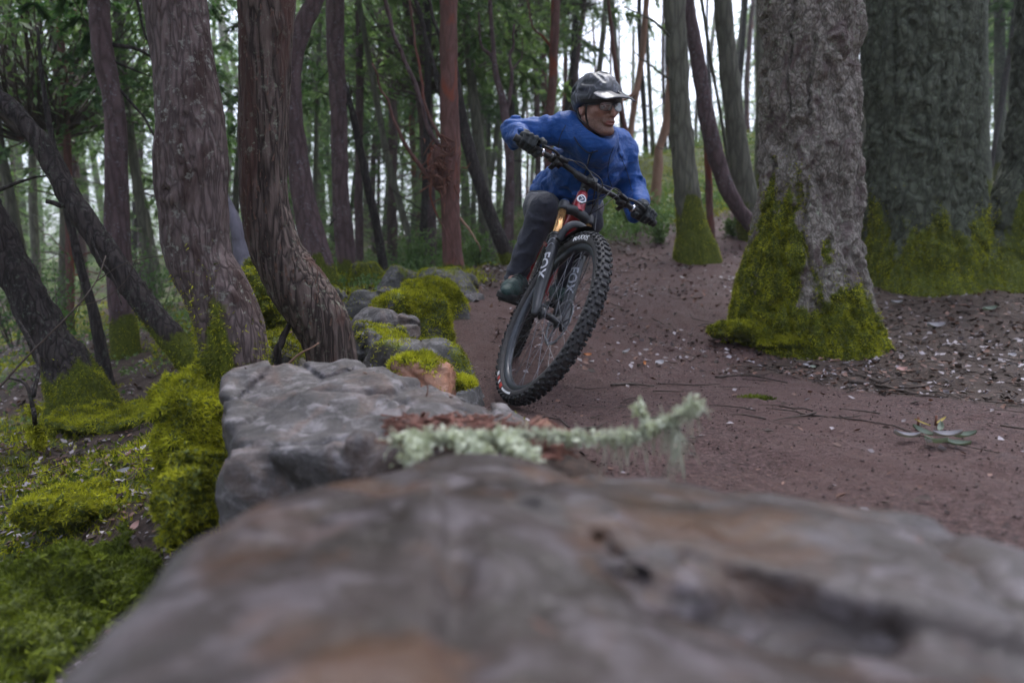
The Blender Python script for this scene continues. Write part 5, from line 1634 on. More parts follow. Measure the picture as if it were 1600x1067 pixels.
def trouser_fn(p):
    d = smin(cone(p, RHP, LHP, .125, .125), ellip(p, PEL, (.17, .15, .14)), .05)
    r = smin(cone(p, RHP, RKN, .104, .070) + folds(p, RHP, RKN, .010, 16, 21), cone(p, RKN, RAN, .072, .052) + folds(p, RKN, RAN, .012, 17, 22), .012)
    l = smin(cone(p, LHP, LKN, .104, .070) + folds(p, LHP, LKN, .010, 16, 23), cone(p, LKN, LAN, .072, .052) + folds(p, LKN, LAN, .012, 17, 24), .012)
    # creases behind the knee
    d = smin(smin(d, r, .05), l, .05)
    return d
v, f = fixn(*snets(trouser_fn, (-.10, 3.15, .38), (.56, 3.93, 1.12), .0075))
mesh_np("trousers", v, f, K_pant, parent=rider)
lp = [P(823, 304, 3.26), P(831, 302, 3.24), P(841, 302, 3.23)]
v, f = tube(lp, .0016, 4, 8); mesh_np("trouser_mark", v, f, K_zip, parent=rider)

def shoe(ank, ped, toe_dir, seed):
    t = nrm(toe_dir); up = nrm(WR - t * (WR @ t)); sd = np.cross(t, up)
    c = ped + up * .030
    heel = c - t * .15; ball = c + t * .03; toe = c + t * .10
    def fn(p):
        d = cone(p, heel + up * .028, ball + up * .022, .036, .040)
        d = smin(d, cone(p, ball + up * .020, toe + up * .010, .040, .028), .02)
        d = smin(d, cone(p, heel + up * .03 + t * .02, ank + up * -.02, .040, .040), .03)
        d = smin(d, cone(p, heel + t * .05 + up * .055, ball + up * .03, .034, .030), .03)
        d = smax(d, -((p - c) @ up), .006)
        return d + .003 * fbm(p * 40, 2, seed)
    lo = np.minimum.reduce([heel, toe, ank, ball]) - .06; hi = np.maximum.reduce([heel, toe, ank, ball]) + .06
    v, f = fixn(*snets(fn, lo, hi, .006))
    s_ = mesh_np("shoe", v, f, K_shoe, parent=rider)
    def fs(p):
        q = p - c
        a = q @ t; b = q @ sd; z = q @ up
        w = .038 + .010 * np.clip(a * 8 + .3, -.6, 1) - .25 * np.maximum(a - .07, 0)
        d = smax(np.abs(b) - w, np.abs(a + .025) - .148, .03)
        return smax(d, np.abs(z + .006) - .016, .006)
    v, f = fixn(*snets(fs, lo, hi, .006))
    mesh_np("sole", v, f, K_sole, parent=s_)
    lc = []
    for k in range(5):
        m = c + t * (.045 - .028 * k) + up * (.052 + .010 * k)
        lc.append(tube([m - sd * .026 - t * .01 - up * .01, m + up * .006, m + sd * .026 + t * .01 - up * .01], .0026, 5, 8, cap=False))
    v, f = join(lc); mesh_np("laces", v, f, K_blk, parent=s_)
shoe(RAN, PEDR, HB + NR * .22 - WR * .05, 1)
shoe(LAN, PEDL, HB - NR * .15 - WR * .05, 2)

def glove(c, wr, s, seed):
    """c grip centre, s=+1 rider's right (n_ outward). Fingers close round the bar."""
    inn = -n_ * s
    def Q(a, fwd, up): return c + inn * a + PF * fwd + ST * up
    def fn(p):
        d = cone(p, wr, Q(0, -.012, .026), .034, .034)
        d = smin(d, cone(p, Q(-.030, .004, .026), Q(.030, .006, .028), .021, .020), .015)
        d = smin(d, cone(p, Q(-.026, -.030, .020), Q(.026, -.030, .022), .024, .024), .02)
        for k, (a, ln, rr) in enumerate([(.034, 1.0, .0118), (.0115, 1.08, .0122), (-.011, 1.0, .0118), (-.033, .84, .0105)]):
            kn = Q(a, .012, .032)
            if k == 0:
                pts = [kn, Q(a + .006, .050, .018), Q(a + .012, .070, -.004), Q(a + .014, .066, -.018)]
            else:
                pts = [kn, Q(a, .042 * ln, .014), Q(a, .034 * ln, -.022 * ln), Q(a, .008, -.030 * ln)]
            fd = cone(p, pts[0], pts[1], rr * 1.06, rr)
            fd = smin(fd, cone(p, pts[1], pts[2], rr, rr * .94), .004)
            fd = smin(fd, cone(p, pts[2], pts[3], rr * .94, rr * .80), .004)
            d = smin(d, fd, .0035)
        th = cone(p, Q(.030, -.030, .008), Q(.052, -.010, -.014), .0165, .0135)
        th = smin(th, cone(p, Q(.052, -.010, -.014), Q(.050, .018, -.026), .0135, .0110), .004)
        d = smin(d, th, .010)
        return d + .0012 * fbm(p * 90, 2, seed)
    lo = np.minimum(c, wr) - .10; hi = np.maximum(c, wr) + .10
    v, f = fixn(*snets(fn, lo, hi, .0036))
    mesh_np("glove", v, f, K_gl, parent=rider)
glove(HRc, RWR, 1, 1); glove(HLc, LWR, -1, 2)

def head_fn(p):
    q = Lh(p); m = q.copy(); m[..., 0] = np.abs(m[..., 0])
    d = ellip(q, (0, -.012, .035), (.076, .097, .088))
    d = smin(d, ellip(q, (0, .018, -.028), (.060, .068, .085)), .03)
    d = smin(d, cone(m, (.052, -.012, -.045), (.020, .070, -.096), .019, .019), .022)
    d = smin(d, ellip(q, (0, .076, -.096), (.023, .019, .019)), .016)
    d = smin(d, ellip(m, (.042, .058, -.012), (.024, .024, .020)), .018)
    d = smin(d, cone(m, (.010, .084, .024), (.046, .070, .028), .011, .010), .012)
    d = smax(d, -ellip(m, (.032, .098, .006), (.018, .018, .013)), .008)
    d = smin(d, cone(q, (0, .086, .018), (0, .118, -.026), .0090, .0115), .010)
    d = smin(d, ellip(q, (0, .115, -.030), (.0125, .0125, .0100)), .005)
    d = smin(d, ellip(m, (.0130, .097, -.032), (.0075, .010, .0075)), .005)
    d = smin(d, ellip(q, (0, .088, -.056), (.030, .014, .020)), .012)
    d = smin(d, ellip(q, (0, .0985, -.0565), (.023, .007, .0048)), .003)
    d = smin(d, ellip(q, (0, .0965, -.0680), (.020, .0075, .0055)), .003)
    d = smax(d, -ellip(q, (0, .105, -.0618), (.024, .010, .0016)), .002)
    d = smax(d, -cone(m, (.019, .104, -.036), (.036, .082, -.062), .0022, .0022), .006)
    ear = smax(ellip(m, (.079, -.012, -.002), (.009, .019, .031)), -ellip(m, (.088, -.008, .002), (.007, .010, .017)), .004)
    d = smin(d, ear, .006)
    d = smin(d, cone(q, (0, -.03, -.06), (0, -.085, -.17), .055, .060), .03)
    return d
v, f = fixn(*snets(head_fn, HEAD - [.14, .15, .21], HEAD + [.14, .15, .14], .0031))
q = Lh(v)
stb = sstep(-.030, -.055, q[:, 2] + .25 * np.abs(q[:, 0]) * 0) * sstep(-.01, .02, q[:, 1]) * (1 - .6 * sstep(.012, .0, np.abs(q[:, 2] + .0625)) * (np.abs(q[:, 0]) < .024))
lip = sstep(.0105, .006, np.abs(q[:, 2] + .0625)) * sstep(.026, .018, np.abs(q[:, 0])) * (q[:, 1] > .09)
mesh_np("head", v, f, K_skin, parent=rider, attrs={"stubble": stb, "lip": lip})
K_eye = simple("eye_white", (.55, .52, .50), .2, nscale=30, var=.1)
K_iris = simple("eye_dark", (.03, .025, .02), .1, nscale=30, var=.3)
for s in (-1, 1):
    c = Wh((.031 * s, .0775, .006))
    v, f = fixn(*revolve([(.0001, -.0118), (.006, -.0102), (.0102, -.006), (.0118, 0), (.0102, .006), (.006, .0102), (.0001, .0118)], c, hf, hu, 18))
    e_ = mesh_np("eye", v, f, K_eye, parent=rider)
    ci = Wh((.031 * s + .001, .0884, .005))
    v, f = fixn(*revolve([(.0001, -.001), (.0055, -.001), (.004, .0014), (.0001, .0018)], ci, hf, hu, 14)); mesh_np("iris", v, f, K_iris, parent=e_)
    v, f = tube([Wh((.014 * s, .0955, .0225)), Wh((.030 * s, .0925, .0265)), Wh((.047 * s, .080, .0215))], [.003, .0038, .002], 6, 10); mesh_np("eyebrow", v, f, simple("brow_hair", (.05, .035, .028), .9), parent=rider)
    v, f = tube([Wh((.019 * s, .0905, .0125)), Wh((.031 * s, .0925, .0145)), Wh((.044 * s, .083, .0105))], [.0022, .0028, .002], 6, 10); mesh_np("eyelid", v, f, K_skin, parent=rider)
# short hair at the temples and nape
def hair_fn(p):
    q = Lh(p)
    d = ellip(q, (0, -.016, .034), (.079, .098, .090)) + .002 * fbm(p * 130, 2, 3)
    d = smax(d, -(q[..., 2] + .045 + .25 * q[..., 1]), .004)
    return smax(d, (q[..., 1] - .045), .004)
K_hair = simple("short_dark_hair", (.016, .012, .011), .9, nscale=200, var=.5, bump=.8)
v, f = fixn(*snets(hair_fn, HEAD - [.12, .13, .12], HEAD + [.12, .13, .14], .0045)); mesh_np("hair", v, f, K_hair, parent=rider)

# glasses
def lens(s):
    pts = []
    for k in range(24):
        t = 2 * np.pi * k / 24
        x, z = .0265 * np.sign(math.cos(t)) * abs(math.cos(t)) ** .8, .0175 * np.sign(math.sin(t)) * abs(math.sin(t)) ** .85
        xx = (.034 + x) * s
        pts.append(Wh((xx, .1115 - 5.5 * xx * xx, .004 + z)))
    return np.array(pts)
gls = empty("glasses", HEAD, parent=rider)
t = NT("clear_lens")
t.fin((.85, .88, .9), .03, 0., .9); t.b.inputs["Transmission Weight"].default_value = 0.
tr = t.n("BsdfTransparent", Color=(.80, .84, .86, 1)); mx = t.n("MixShader", Fac=.12)
gl_ = t.n("BsdfGlossy", Color=(.9, .93, 1, 1), Roughness=.06)
t.t.links.new(tr.outputs[0], mx.inputs[1]); t.t.links.new(gl_.outputs[0], mx.inputs[2]); t.t.links.new(mx.outputs[0], t.out.inputs[0])
for s in (-1, 1):
    L = lens(s); c0 = L.mean(0) + hf * .002
    V = np.vstack([L, c0, L + hf * .0016, c0 + hf * .0016])
    T = [[24, k, (k + 1) % 24] for k in range(24)] + [[49, 25 + (k + 1) % 24, 25 + k] for k in range(24)]
    mesh_np("lens", V, np.array(T), t.m, True, parent=gls)
    v, f = tube(np.vstack([L, L[:2]]), .0014, 6, cap=False); mesh_np("lens_frame", v, f, K_blk, parent=gls)
    v, f = tube([Wh((.060 * s, .094, .012)), Wh((.078 * s, .05, .010)), Wh((.083 * s, -.01, .006))], .0019, 6, 10); mesh_np("temple_arm", v, f, K_blk, parent=gls)
v, f = tube([Wh((-.009, .111, .010)), Wh((0, .1145, .012)), Wh((.009, .111, .010))], .0017, 6, 6); mesh_np("bridge", v, f, K_blk, parent=gls)

# helmet
hel = empty("helmet", HEAD + hu * .05, parent=rider)
def helmet_fn(p):
    q = Lh(p); m = q.copy(); m[..., 0] = np.abs(m[..., 0])
    c = (0, -.018, .050)
    o = ellip(q, c, (.101, .135, .104)); i = ellip(q, c, (.084, .112, .088))
    o = o + .004 * np.sin(q[..., 0] * 95) * sstep(.06, .12, q[..., 2])           # ridges front to back
    low = q[..., 2] - (.030 - .055 * sstep(.02, -.11, q[..., 1]) - .028 * sstep(.02, -.02, q[..., 1]) * 0)
    d = smax(smax(o, -low, .006), -i, .004)
    for (a, b, r0, r1) in [((0.0, .07, .150), (0.0, -.01, .165), .015, .016), ((.040, .090, .118), (.038, .02, .152), .018, .013), ((.080, .060, .105), (.086, .0, .108), .018, .014),
                           ((.100, .035, .064), (.108, -.03, .068), .018, .013), ((.0, -.06, .160), (.0, -.12, .12), .015, .014), ((.045, -.05, .14), (.045, -.11, .10), .016, .014), ((.094, -.06, .085), (.075, -.11, .06), .017, .014)]:
        d = smax(d, -cone(m, a, b, r0, r1), .004)
    return d
def helm_mat():
    t = NT("helmet_shell")
    c = t.coord()
    nz = t.noise(c, 26., 2., .5, 1.4)
    col = t.ramp(nz, [(.40, (.020, .022, .030)), (.55, (.045, .048, .062)), (.68, (.13, .135, .165))], 'EASE')
    t.b.inputs["Coat Weight"].default_value = .15
    return t.fin(col, .46, .0, .5)
K_hel = helm_mat()
v, f = fixn(*snets(helmet_fn, HEAD - [.17, .17, .05], HEAD + [.17, .17, .18], .0038)); mesh_np("shell", v, f, K_hel, parent=hel)
def rim_fn(p):
    q = Lh(p); c = (0, -.018, .048)
    o = ellip(q, c, (.100, .133, .10)); i = ellip(q, c, (.083, .110, .085))
    low = .030 - .055 * sstep(.02, -.11, q[..., 1])
    return smax(smax(o, -i, .003), np.abs(q[..., 2] - low + .002) - .016, .006)
v, f = fixn(*snets(rim_fn, HEAD - [.17, .17, .09], HEAD + [.17, .17, .12], .004)); mesh_np("helmet_rim", v, f, K_blk, parent=hel)
def visor_fn(p):
    q = Lh(p); x, y, z = q[..., 0], q[..., 1], q[..., 2]
    top = .070 - .40 * (y - .10) - 3.0 * x * x
    outl = np.maximum(y - (.182 - 3.2 * x * x), np.abs(x) - .092 + .25 * np.maximum(y - .12, 0))
    d = smax(np.abs(z - top) - .0035, outl, .003)
    d = smax(d, .080 - y - 0 * x, .004)
    d = smax(d, -ellip(q, (.0, .125, .065), (.016, .028, .02)), .003)
    return d
v, f = fixn(*snets(visor_fn, HEAD - [.2, .2, .06], HEAD + [.2, .2, .15], .0034)); mesh_np("visor", v, f, K_hel, parent=hel)
for s in (-1, 1):
    for pts in ([(.080 * s, .030, .030), (.077 * s, .020, -.03), (.058 * s, .022, -.075), (.02 * s, .040, -.112), (0, .045, -.118)], [(.082 * s, -.05, .01), (.080 * s, -.02, -.045), (.062 * s, .015, -.070)]):
        v, f = tube([Wh(q) for q in pts], .0045, 6, 18, ell=(.4, 1)); mesh_np("chin_strap", v, f, K_blk, parent=hel)

# ================================================================== LITTER, UNDERGROWTH, SMALL THINGS
def fan(n, y0, y1, a0=-44, a1=44, seed=0, pw=1.):
    """ground points, denser near the viewer's end of the wood"""
    r = np.random.default_rng(seed)
    d = y0 * (y1 / y0) ** (r.random(n) ** pw)
    a = np.radians(a0 + (a1 - a0) * r.random(n))
    return np.tan(a) * d, d
def solid_leaves(x, y, L, seed, lift=.004, flat=.35, wr=.32, z=None):
    """four-triangle leaves folded along the midrib"""
    r = np.random.default_rng(seed)
    n = len(x)
    z = H(x, y) if z is None else z
    c = np.stack([x, y, z + lift * (.3 + r.random(n))], -1)
    up = nrm(np.array([0, 0, 1.0]) + r.normal(0, flat, (n, 3)))
    d = r.normal(0, 1, (n, 3)); d = nrm(d - up * (d * up).sum(-1, keepdims=True))
    s = np.cross(up, d)
    L = (L * (.45 + .9 * r.random(n)) * np.clip(.35 + .15 * y, .4, 1.15))[:, None]; W = L * wr * (.7 + .6 * r.random((n, 1)))
    cu = L * (r.random((n, 1)) * .28 - .05)
    V = np.stack([c - d * L * .5, c - d * L * .1 + s * W + up * cu, c + d * L * .5 + up * cu * .8, c - d * L * .1 - s * W + up * cu * 1.1, c + d * L * .02], 1).reshape(-1, 3)
    b = np.arange(n)[:, None] * 5
    return V, np.vstack([b + [0, 4, 1], b + [1, 4, 2], b + [2, 4, 3], b + [3, 4, 0]])
def stuff(name, V, Fc, mat, label=None):
    return tag(mesh_np(name, V, Fc, mat, False), kind="stuff", label=label)

# leaf litter beside and on the upper trail
L1 = leaf_mat("litter_pale", (.13, .10, .10), (.42, .37, .40), .05, .5, 8., .5)
L2 = leaf_mat("litter_brown", (.065, .030, .022), (.24, .125, .09), .05, .6, 8., .4)
L3 = leaf_mat("litter_dark", (.018, .012, .010), (.07, .045, .035), .05, .7, 8., .4)
for nm, mt, n, L, sd in (("pale_leaf_litter", L1, 24000, .038, 1), ("brown_leaf_litter", L2, 26000, .038, 2), ("dark_leaf_litter", L3, 20000, .042, 3)):
    x, y = fan(n, 1.1, 17, seed=sd, pw=.8)
    tm = trail_mask(x, y)
    r = np.random.default_rng(sd + 40)
    wood = fbm(np.stack([x * 1.3, y * 1.3, 0 * x], -1), 3, sd) 
    up = sstep(3.4, 5.0, y) * (x > -.1)
    keep = r.random(n) < ((1 - tm) * (.75 + .4 * wood) + tm * (.014 + (.95 if nm[0] == 'p' else .5 if nm[0] == 'b' else .12) * up * (.8 + wood)))
    v, f = solid_leaves(x[keep], y[keep], L, sd, .008)
    stuff(nm, v, f, mt)
# conifer needles and crumbs on the bare trail
x, y = fan(60000, .9, 7, -25, 42, 7, .8)
tm = trail_mask(x, y); k = tm > .3; x, y = x[k], y[k]
r = np.random.default_rng(8); n = len(x)
c = np.stack([x, y, H(x, y) + .002], -1); a = r.random(n) * 6.28
d = np.stack([np.cos(a), np.sin(a), r.normal(0, .25, n)], -1); s = nrm(np.cross(d, [0, 0, 1])) * .0009 * (.5 + y[:, None] * .35)
Ln = (.010 + .018 * r.random(n))[:, None]
V = np.stack([c - d * Ln / 2 - s, c - d * Ln / 2 + s, c + d * Ln / 2], 1).reshape(-1, 3)
stuff("fallen_needles", V, np.arange(len(V)).reshape(-1, 3), leaf_mat("needle_brown", (.03, .016, .013), (.17, .10, .08), .05, .8, 30.))
# crumbs of soil
x, y = fan(15000, .9, 6, -25, 42, 17, .8); k = trail_mask(x, y) > .3; x, y = x[k], y[k]; n = len(x)
r = np.random.default_rng(18)
c = np.stack([x, y, H(x, y)], -1); sz = (.0012 + .005 * r.random(n) ** 3)[:, None, None]
oc = np.array([[1, 0, 0], [-1, 0, 0], [0, 1, 0], [0, -1, 0], [0, 0, 1], [0, 0, -.6]], float)
V = (c[:, None] + (oc[None] * (.6 + .8 * r.random((n, 6, 1)))) * sz).reshape(-1, 3)
of = np.array([[0, 2, 4], [2, 1, 4], [1, 3, 4], [3, 0, 4], [2, 0, 5], [1, 2, 5], [3, 1, 5], [0, 3, 5]])
stuff("soil_crumbs", V, (np.arange(n)[:, None, None] * 6 + of[None]).reshape(-1, 3), simple("soil_crumb", (.055, .034, .031), .9, nscale=30, var=.5))
# fine twigs
def twig_bunch(n, y0, y1, a0, a1, seed, L=.12, rad=.0016, only=None):
    x, y = fan(n, y0, y1, a0, a1, seed)
    r = np.random.default_rng(seed + 1); out = []
    for q in range(n):
        if only is not None and not only(x[q], y[q], r): continue
        a = r.random() * 6.28; l = L * (.4 + 1.1 * r.random())
        t = np.linspace(-.5, .5, 4) * l
        px_, py_ = x[q] + np.cos(a) * t + r.normal(0, .006, 4), y[q] + np.sin(a) * t + r.normal(0, .006, 4)
        pz = H(px_, py_) + .004 + .01 * r.random()
        out.append(tube(np.stack([px_, py_, pz], -1), rad * (.6 + r.random()) * np.array([1, .9, .7, .35]), 4, cap=False))
    return join(out)
v, f = twig_bunch(900, 2.2, 9, 2, 43, 31, .16, .0026, lambda x, y, r: trail_mask(x, y) < .5 or r.random() < .10)
stuff("scattered_twigs", v, f, M_twig)
v, f = twig_bunch(420, 1.2, 7, -44, -8, 33, .2, .0022)
stuff("scattered_twigs", v, f, M_twig)

# moss growing on the ground
x, y = fan(150000, .8, 12, -46, 4, 51, 1.)
pp = np.stack([x, y, 0 * x], -1)
mv = np.clip(.32 + fbm(pp * 1.1, 4, 31) * .75, 0, 1) * (.35 + .75 * sstep(-.1, -.6, x)) * (1 - trail_mask(x, y))
k = np.random.default_rng(3).random(len(x)) < sstep(.30, .5, mv); x, y = x[k], y[k]
pt = np.stack([x, y, H(x, y) - .002], -1)
v, f = blades(pt, np.tile([0, 0, 1.0], (len(pt), 1)), .020, .0036, .2, jit=.7, seed=5)
v = v.reshape(-1, 3, 3); c0 = v[:, :2].mean(1, keepdims=True); v = c0 + (v - c0) * (.75 + .22 * c0[..., 1:2]); v = v.reshape(-1, 3)
stuff("ground_moss", v, f, M_moss)
# small leafy ground cover: far side of the trail, the slope behind the rider, the left bank
def cover(n, y0, y1, a0, a1, L, mat, seed, cond, name, hgt=.12):
    x, y = fan(n, y0, y1, a0, a1, seed)
    k = cond(x, y, np.random.default_rng(seed + 5)); x, y = x[k], y[k]
    r = np.random.default_rng(seed + 6); m = 9
    z = H(x, y)
    c = np.repeat(np.stack([x, y, z], -1), m, 0) + r.normal(0, .07, (len(x) * m, 3)) * [1, 1, 0] + np.array([0, 0, 1]) * (r.random((len(x) * m, 1)) ** 1.3) * hgt * (.7 + .6 * np.repeat(fbm(np.stack([x, y, 0 * x], -1) * 1.2, 2, 4), m)[:, None])
    v, f = blades(c, np.tile([0, 0, .5], (len(c), 1)), L, L * .30, .3, .25, jit=.9, seed=seed, two=True)
    stuff(name, v, f, mat)
cl = lambda x, y, r: (trail_mask(x, y) < .3) & (r.random(len(x)) < .35 + .8 * fbm(np.stack([x * .6, y * .6, 0 * x], -1), 3, 61))
cover(9000, 8.5, 26, -16, 21, .055, M_under, 71, lambda x, y, r: cl(x, y, r) & (x > -3.5) & ~((x > 2.2) & (y < 10)), "leafy_ground_cover", .32)
cover(5000, 10.5, 24, 4, 22, .03, M_moss, 75, lambda x, y, r: trail_mask(x, y) < .3, 'mossy_slope_cover', .06)
cover(2600, 4.5, 15, -40, -10, .035, M_under, 72, lambda x, y, r: cl(x, y, r), "leafy_ground_cover", .12)
cover(500, 1.2, 3.5, -43, -24, .022, M_moss2, 73, lambda x, y, r: cl(x, y, r), "small_bank_plants", .05)
cover(900, 7.5, 16, 30, 43, .05, M_conif, 74, lambda x, y, r: cl(x, y, r), "small_bank_plants", .14)

# shrubs
def shrub(loc, size, n, L, mat, label, seed, name="shrub", stems=9):
    r = np.random.default_rng(seed)
    x, y = loc; z = Hs(x, y)
    root = empty(name, (x, y, z), label, "shrub")
    st, lv = [], []
    for k in range(stems):
        a = r.random() * 6.28; tip = np.array([x + math.cos(a) * size * .5 * r.random(), y + math.sin(a) * size * .5 * r.random(), z + size * (.6 + .5 * r.random())])
        path = catmull(np.array([[x, y, z - .03], (np.array([x, y, z]) + tip) / 2 + r.normal(0, size * .08, 3), tip]), 12)
        st.append(tube(path, np.linspace(.008, .002, 12) * size, 5, cap=False))
        m = n // stems
        i = r.integers(3, 12, m)
        lv.append(path[i] + r.normal(0, size * .10, (m, 3)))
    for q in st: mesh_np("stem", q[0], q[1], M_twig, parent=root)
    lv = np.vstack(lv)
    v, f = blades(lv, np.tile([0, 0, .3], (len(lv), 1)), L, L * .3, .3, .25, jit=1., seed=seed, two=True)
    tag(mesh_np("leaves", v, f, mat, False, root), kind="stuff")
def gxy(px_, py_, y): q = P(px_, py_, y); return (q[0], q[1])
for i, (q, yy, s, n, L, mt, lab) in enumerate([
    (655, 9.5, .55, 700, .055, M_under, "light green leafy bush left of the red madrone's foot"),
    (745, 8.6, .45, 500, .05, M_under, "low green bush right of the red madrone's foot"),
    (690, 12, .8, 800, .06, M_under, "taller pale green bush far behind the red madrone"),
    (600, 11, .6, 600, .05, M_conif2, "dull green bush behind the thin black sapling"),
    (985, 9.8, .4, 600, .05, M_under, "leafy green bush at the trail bend right of the front tyre"),
    (1030, 8.8, .30, 450, .045, M_under, "low leafy bush left of the nearest grey-green trunk"),
    (1140, 9.4, .30, 450, .045, M_under, "low leafy bush between the grey-green trunks"),
    (940, 12, .6, 500, .05, M_under, "pale bush on the slope just under the handlebar"),
    (60, 6.0, .9, 900, .035, M_conif, "dim feathery bush at the left edge under the arching limb"),
    (240, 7.5, .9, 900, .035, M_conif, "dim feathery bush between the arching limb and scaly trunk"),
    (20, 8.5, 1.2, 1000, .04, M_conif, "tall dim bush far back at the left edge")]):
    x = (q - 800) / F * yy
    shrub((x, yy), s, n, L, mt, lab, 200 + i)

# sprig with lichen across the top of the slab
K_lich = leaf_mat("pale_green_lichen", (.36, .38, .27), (.76, .78, .63), .2, .8, 30., .1)
spr = empty("lichen_twig", P(830, 690, 1.1), "dead twig crusted with pale green lichen lying across the slab, its tip sticking up", "twig")
path = [P(612, 690, 1.06), P(690, 684, 1.09), P(760, 685, 1.10), P(840, 680, 1.12), P(920, 686, 1.13), P(985, 684, 1.12), P(1035, 662, 1.11), P(1070, 645, 1.10), P(1090, 633, 1.10)]
C = catmull(np.array(path), 90)
v, f = tube(C, np.linspace(.0045, .0018, 90), 8); mesh_np("twig", v, f, M_twig, parent=spr)
r = np.random.default_rng(12)
def lobes(cs, n, spread, L, seed):
    r = np.random.default_rng(seed); i = r.integers(0, len(cs), n)
    c = cs[i] + r.normal(0, 1, (n, 3)) * spread
    v, f = blades(c, r.normal(0, 1, (n, 3)) * .7 + [0, 0, .5], L, L * .42, .1, .5, jit=.8, seed=seed, two=True)
    return v, f
side = [catmull(np.array(p_), 20) for p_ in ([P(700,684,1.09), P(735,700,1.03), P(770,716,1.0)], [P(780,684,1.1), P(810,702,1.04), P(838,716,1.0)], [P(640,688,1.07), P(655,705,1.0), P(640,718,.98)], [P(1040,660,1.11), P(1062,672,1.1), P(1056,705,1.1)], [P(1012,672,1.11), P(1005,650,1.12), P(995,634,1.13)])]
for q in side:
    v, f = tube(q, np.linspace(.003, .001, 20), 6); mesh_np("side_twig", v, f, M_twig, parent=spr)
v1 = lobes(np.vstack([C[k_] for k_ in range(90) for _ in range(int(1 + 5 * _h(np.array([k_ // 4]), np.array([1]), np.array([2]))[0]))][:0] + [C[k_:k_ + 1] for k_ in range(90) if vnoise(np.array([[k_ * .21, 0, 0]]), 3)[0] > -.25] + side[:3]), 1500, np.array([.0055, .009, .005]), .010, 3)
v2 = lobes(np.vstack([C[30:], side[4]]), 420, np.array([.005, .005, .005]), .009, 4)
v3 = lobes(np.vstack(side[:3]), 420, np.array([.009, .012, .005]), .010, 5)
v, f = join([v1, v2, v3]); tag(mesh_np("lichen", v, f, K_lich, False, spr), kind="stuff")
# fine branching wisps all along it
wp = []
for k in range(420):
    c = C[r.integers(0, 90)] + r.normal(0, .004, 3); a = nrm(r.normal(0, 1, 3) + [0, 0, .3]); L = .008 + .018 * r.random()
    m_ = c + a * L * .5
    wp.append(tube([c, m_, m_ + nrm(a + r.normal(0, .6, 3)) * L * .6], [.0010, .0008, .0004], 4, cap=False))
    wp.append(tube([m_, m_ + nrm(a + r.normal(0, .8, 3)) * L * .3, m_ + nrm(a + r.normal(0, .8, 3)) * L * .5], [.0008, .0006, .0004], 4, cap=False))
v, f = join(wp); tag(mesh_np("lichen_wisps", v, f, K_lich, False, spr), kind="stuff")
# beard lichen hanging from the raised tip
bd = []
for k in range(150):
    c = C[r.integers(60, 90)] if k % 2 else side[3][r.integers(0, 20)]
    L = .02 + .035 * r.random(); a = r.normal(0, .010, 3)
    bd.append(tube([c, c + a * .6 + [0, 0, -L * .4], c + a + [0, 0, -L]], [.0007, .0006, .0003], 4, cap=False))
v, f = join(bd); tag(mesh_np("beard_lichen", v, f, K_lich, False, spr), kind="stuff")

# leaves, flakes and needles that have fallen on the stones
lp_, np_ = [], []
for q_, (nm_, rv, rf) in enumerate(ROCKS):
    m_ = 900 if nm_ == "grey_boulder" else (260 if nm_ == "rock_slab" else 160)
    pt, nn = scatter(rv, rf, m_, seed=q_ + 3)
    k = (nn[:, 2] > .55)
    if nm_ == "grey_boulder": k &= np.random.default_rng(1).random(len(pt)) < .15 + .8 * sstep(-.35, .0, pt[:, 0]) + .5 * sstep(1.75, 2.0, pt[:, 1])
    pt = pt[k]
    h_ = len(pt) // 3
    if h_ < 2: continue
    lp_.append(solid_leaves(pt[:h_, 0], pt[:h_, 1], .020 if nm_ != "rock_slab" else .012, q_, .003, .3, .3, z=pt[:h_, 2]))
    np_.append(blades(pt[h_:], r.normal(0, 1, (len(pt) - h_, 3)) * [1, 1, .12], .022, .0008, .1, jit=.1, seed=q_))
v, f = join(lp_); stuff("leaf_bits_on_stones", v, f, L2)
v, f = join(np_); stuff("needles_on_stones", v, f, leaf_mat("rust_needles", (.10, .035, .02), (.26, .11, .07), .05, .7))
# red-brown bark debris heap between slab and boulder
r = np.random.default_rng(21); dv = []
K_deb = simple("red_brown_bark_debris", (.125, .050, .034), .85, nscale=40, var=.7, bump=.6, bdist=.002)
for k in range(420):
    c = P(r.uniform(600, 885), 0, r.uniform(1.10, 1.45)); 
    c[2] = .238 - .19 * max(c[0] + .05, 0) - .10 * abs(c[1] - 1.15) + r.normal(0, .006)
    a = r.random() * 6.28; L = .02 + .05 * r.random()
    dd = nrm([math.cos(a), math.sin(a) * .6, r.normal(0, .18)]); ss = nrm(np.cross(dd, [0, 0, 1])); uu = np.cross(ss, dd)
    dv.append(box(c, dd * L * .5, ss * (.0012 + .008 * r.random() ** 3), uu * .0016))
v, f = join(dv); stuff("bark_debris", v, f, K_deb, "heap of red-brown bark flakes and needles between slab and boulder")
heap = lambda p: ellip(p, (.0, 1.27, .065), (.23, .19, .125)) - .018 * fbm(p * 12, 4, 3)
v, f = fixn(*snets(heap, (-.32, 1.0, -.1), (.32, 1.55, .25), .010))
tag(mesh_np("debris_mound", v, f, M_ground, attrs={"trail": np.zeros(len(v)), "moss": np.zeros(len(v))}), kind="structure", label="mound of crumbled bark and soil between the slab and the boulder")

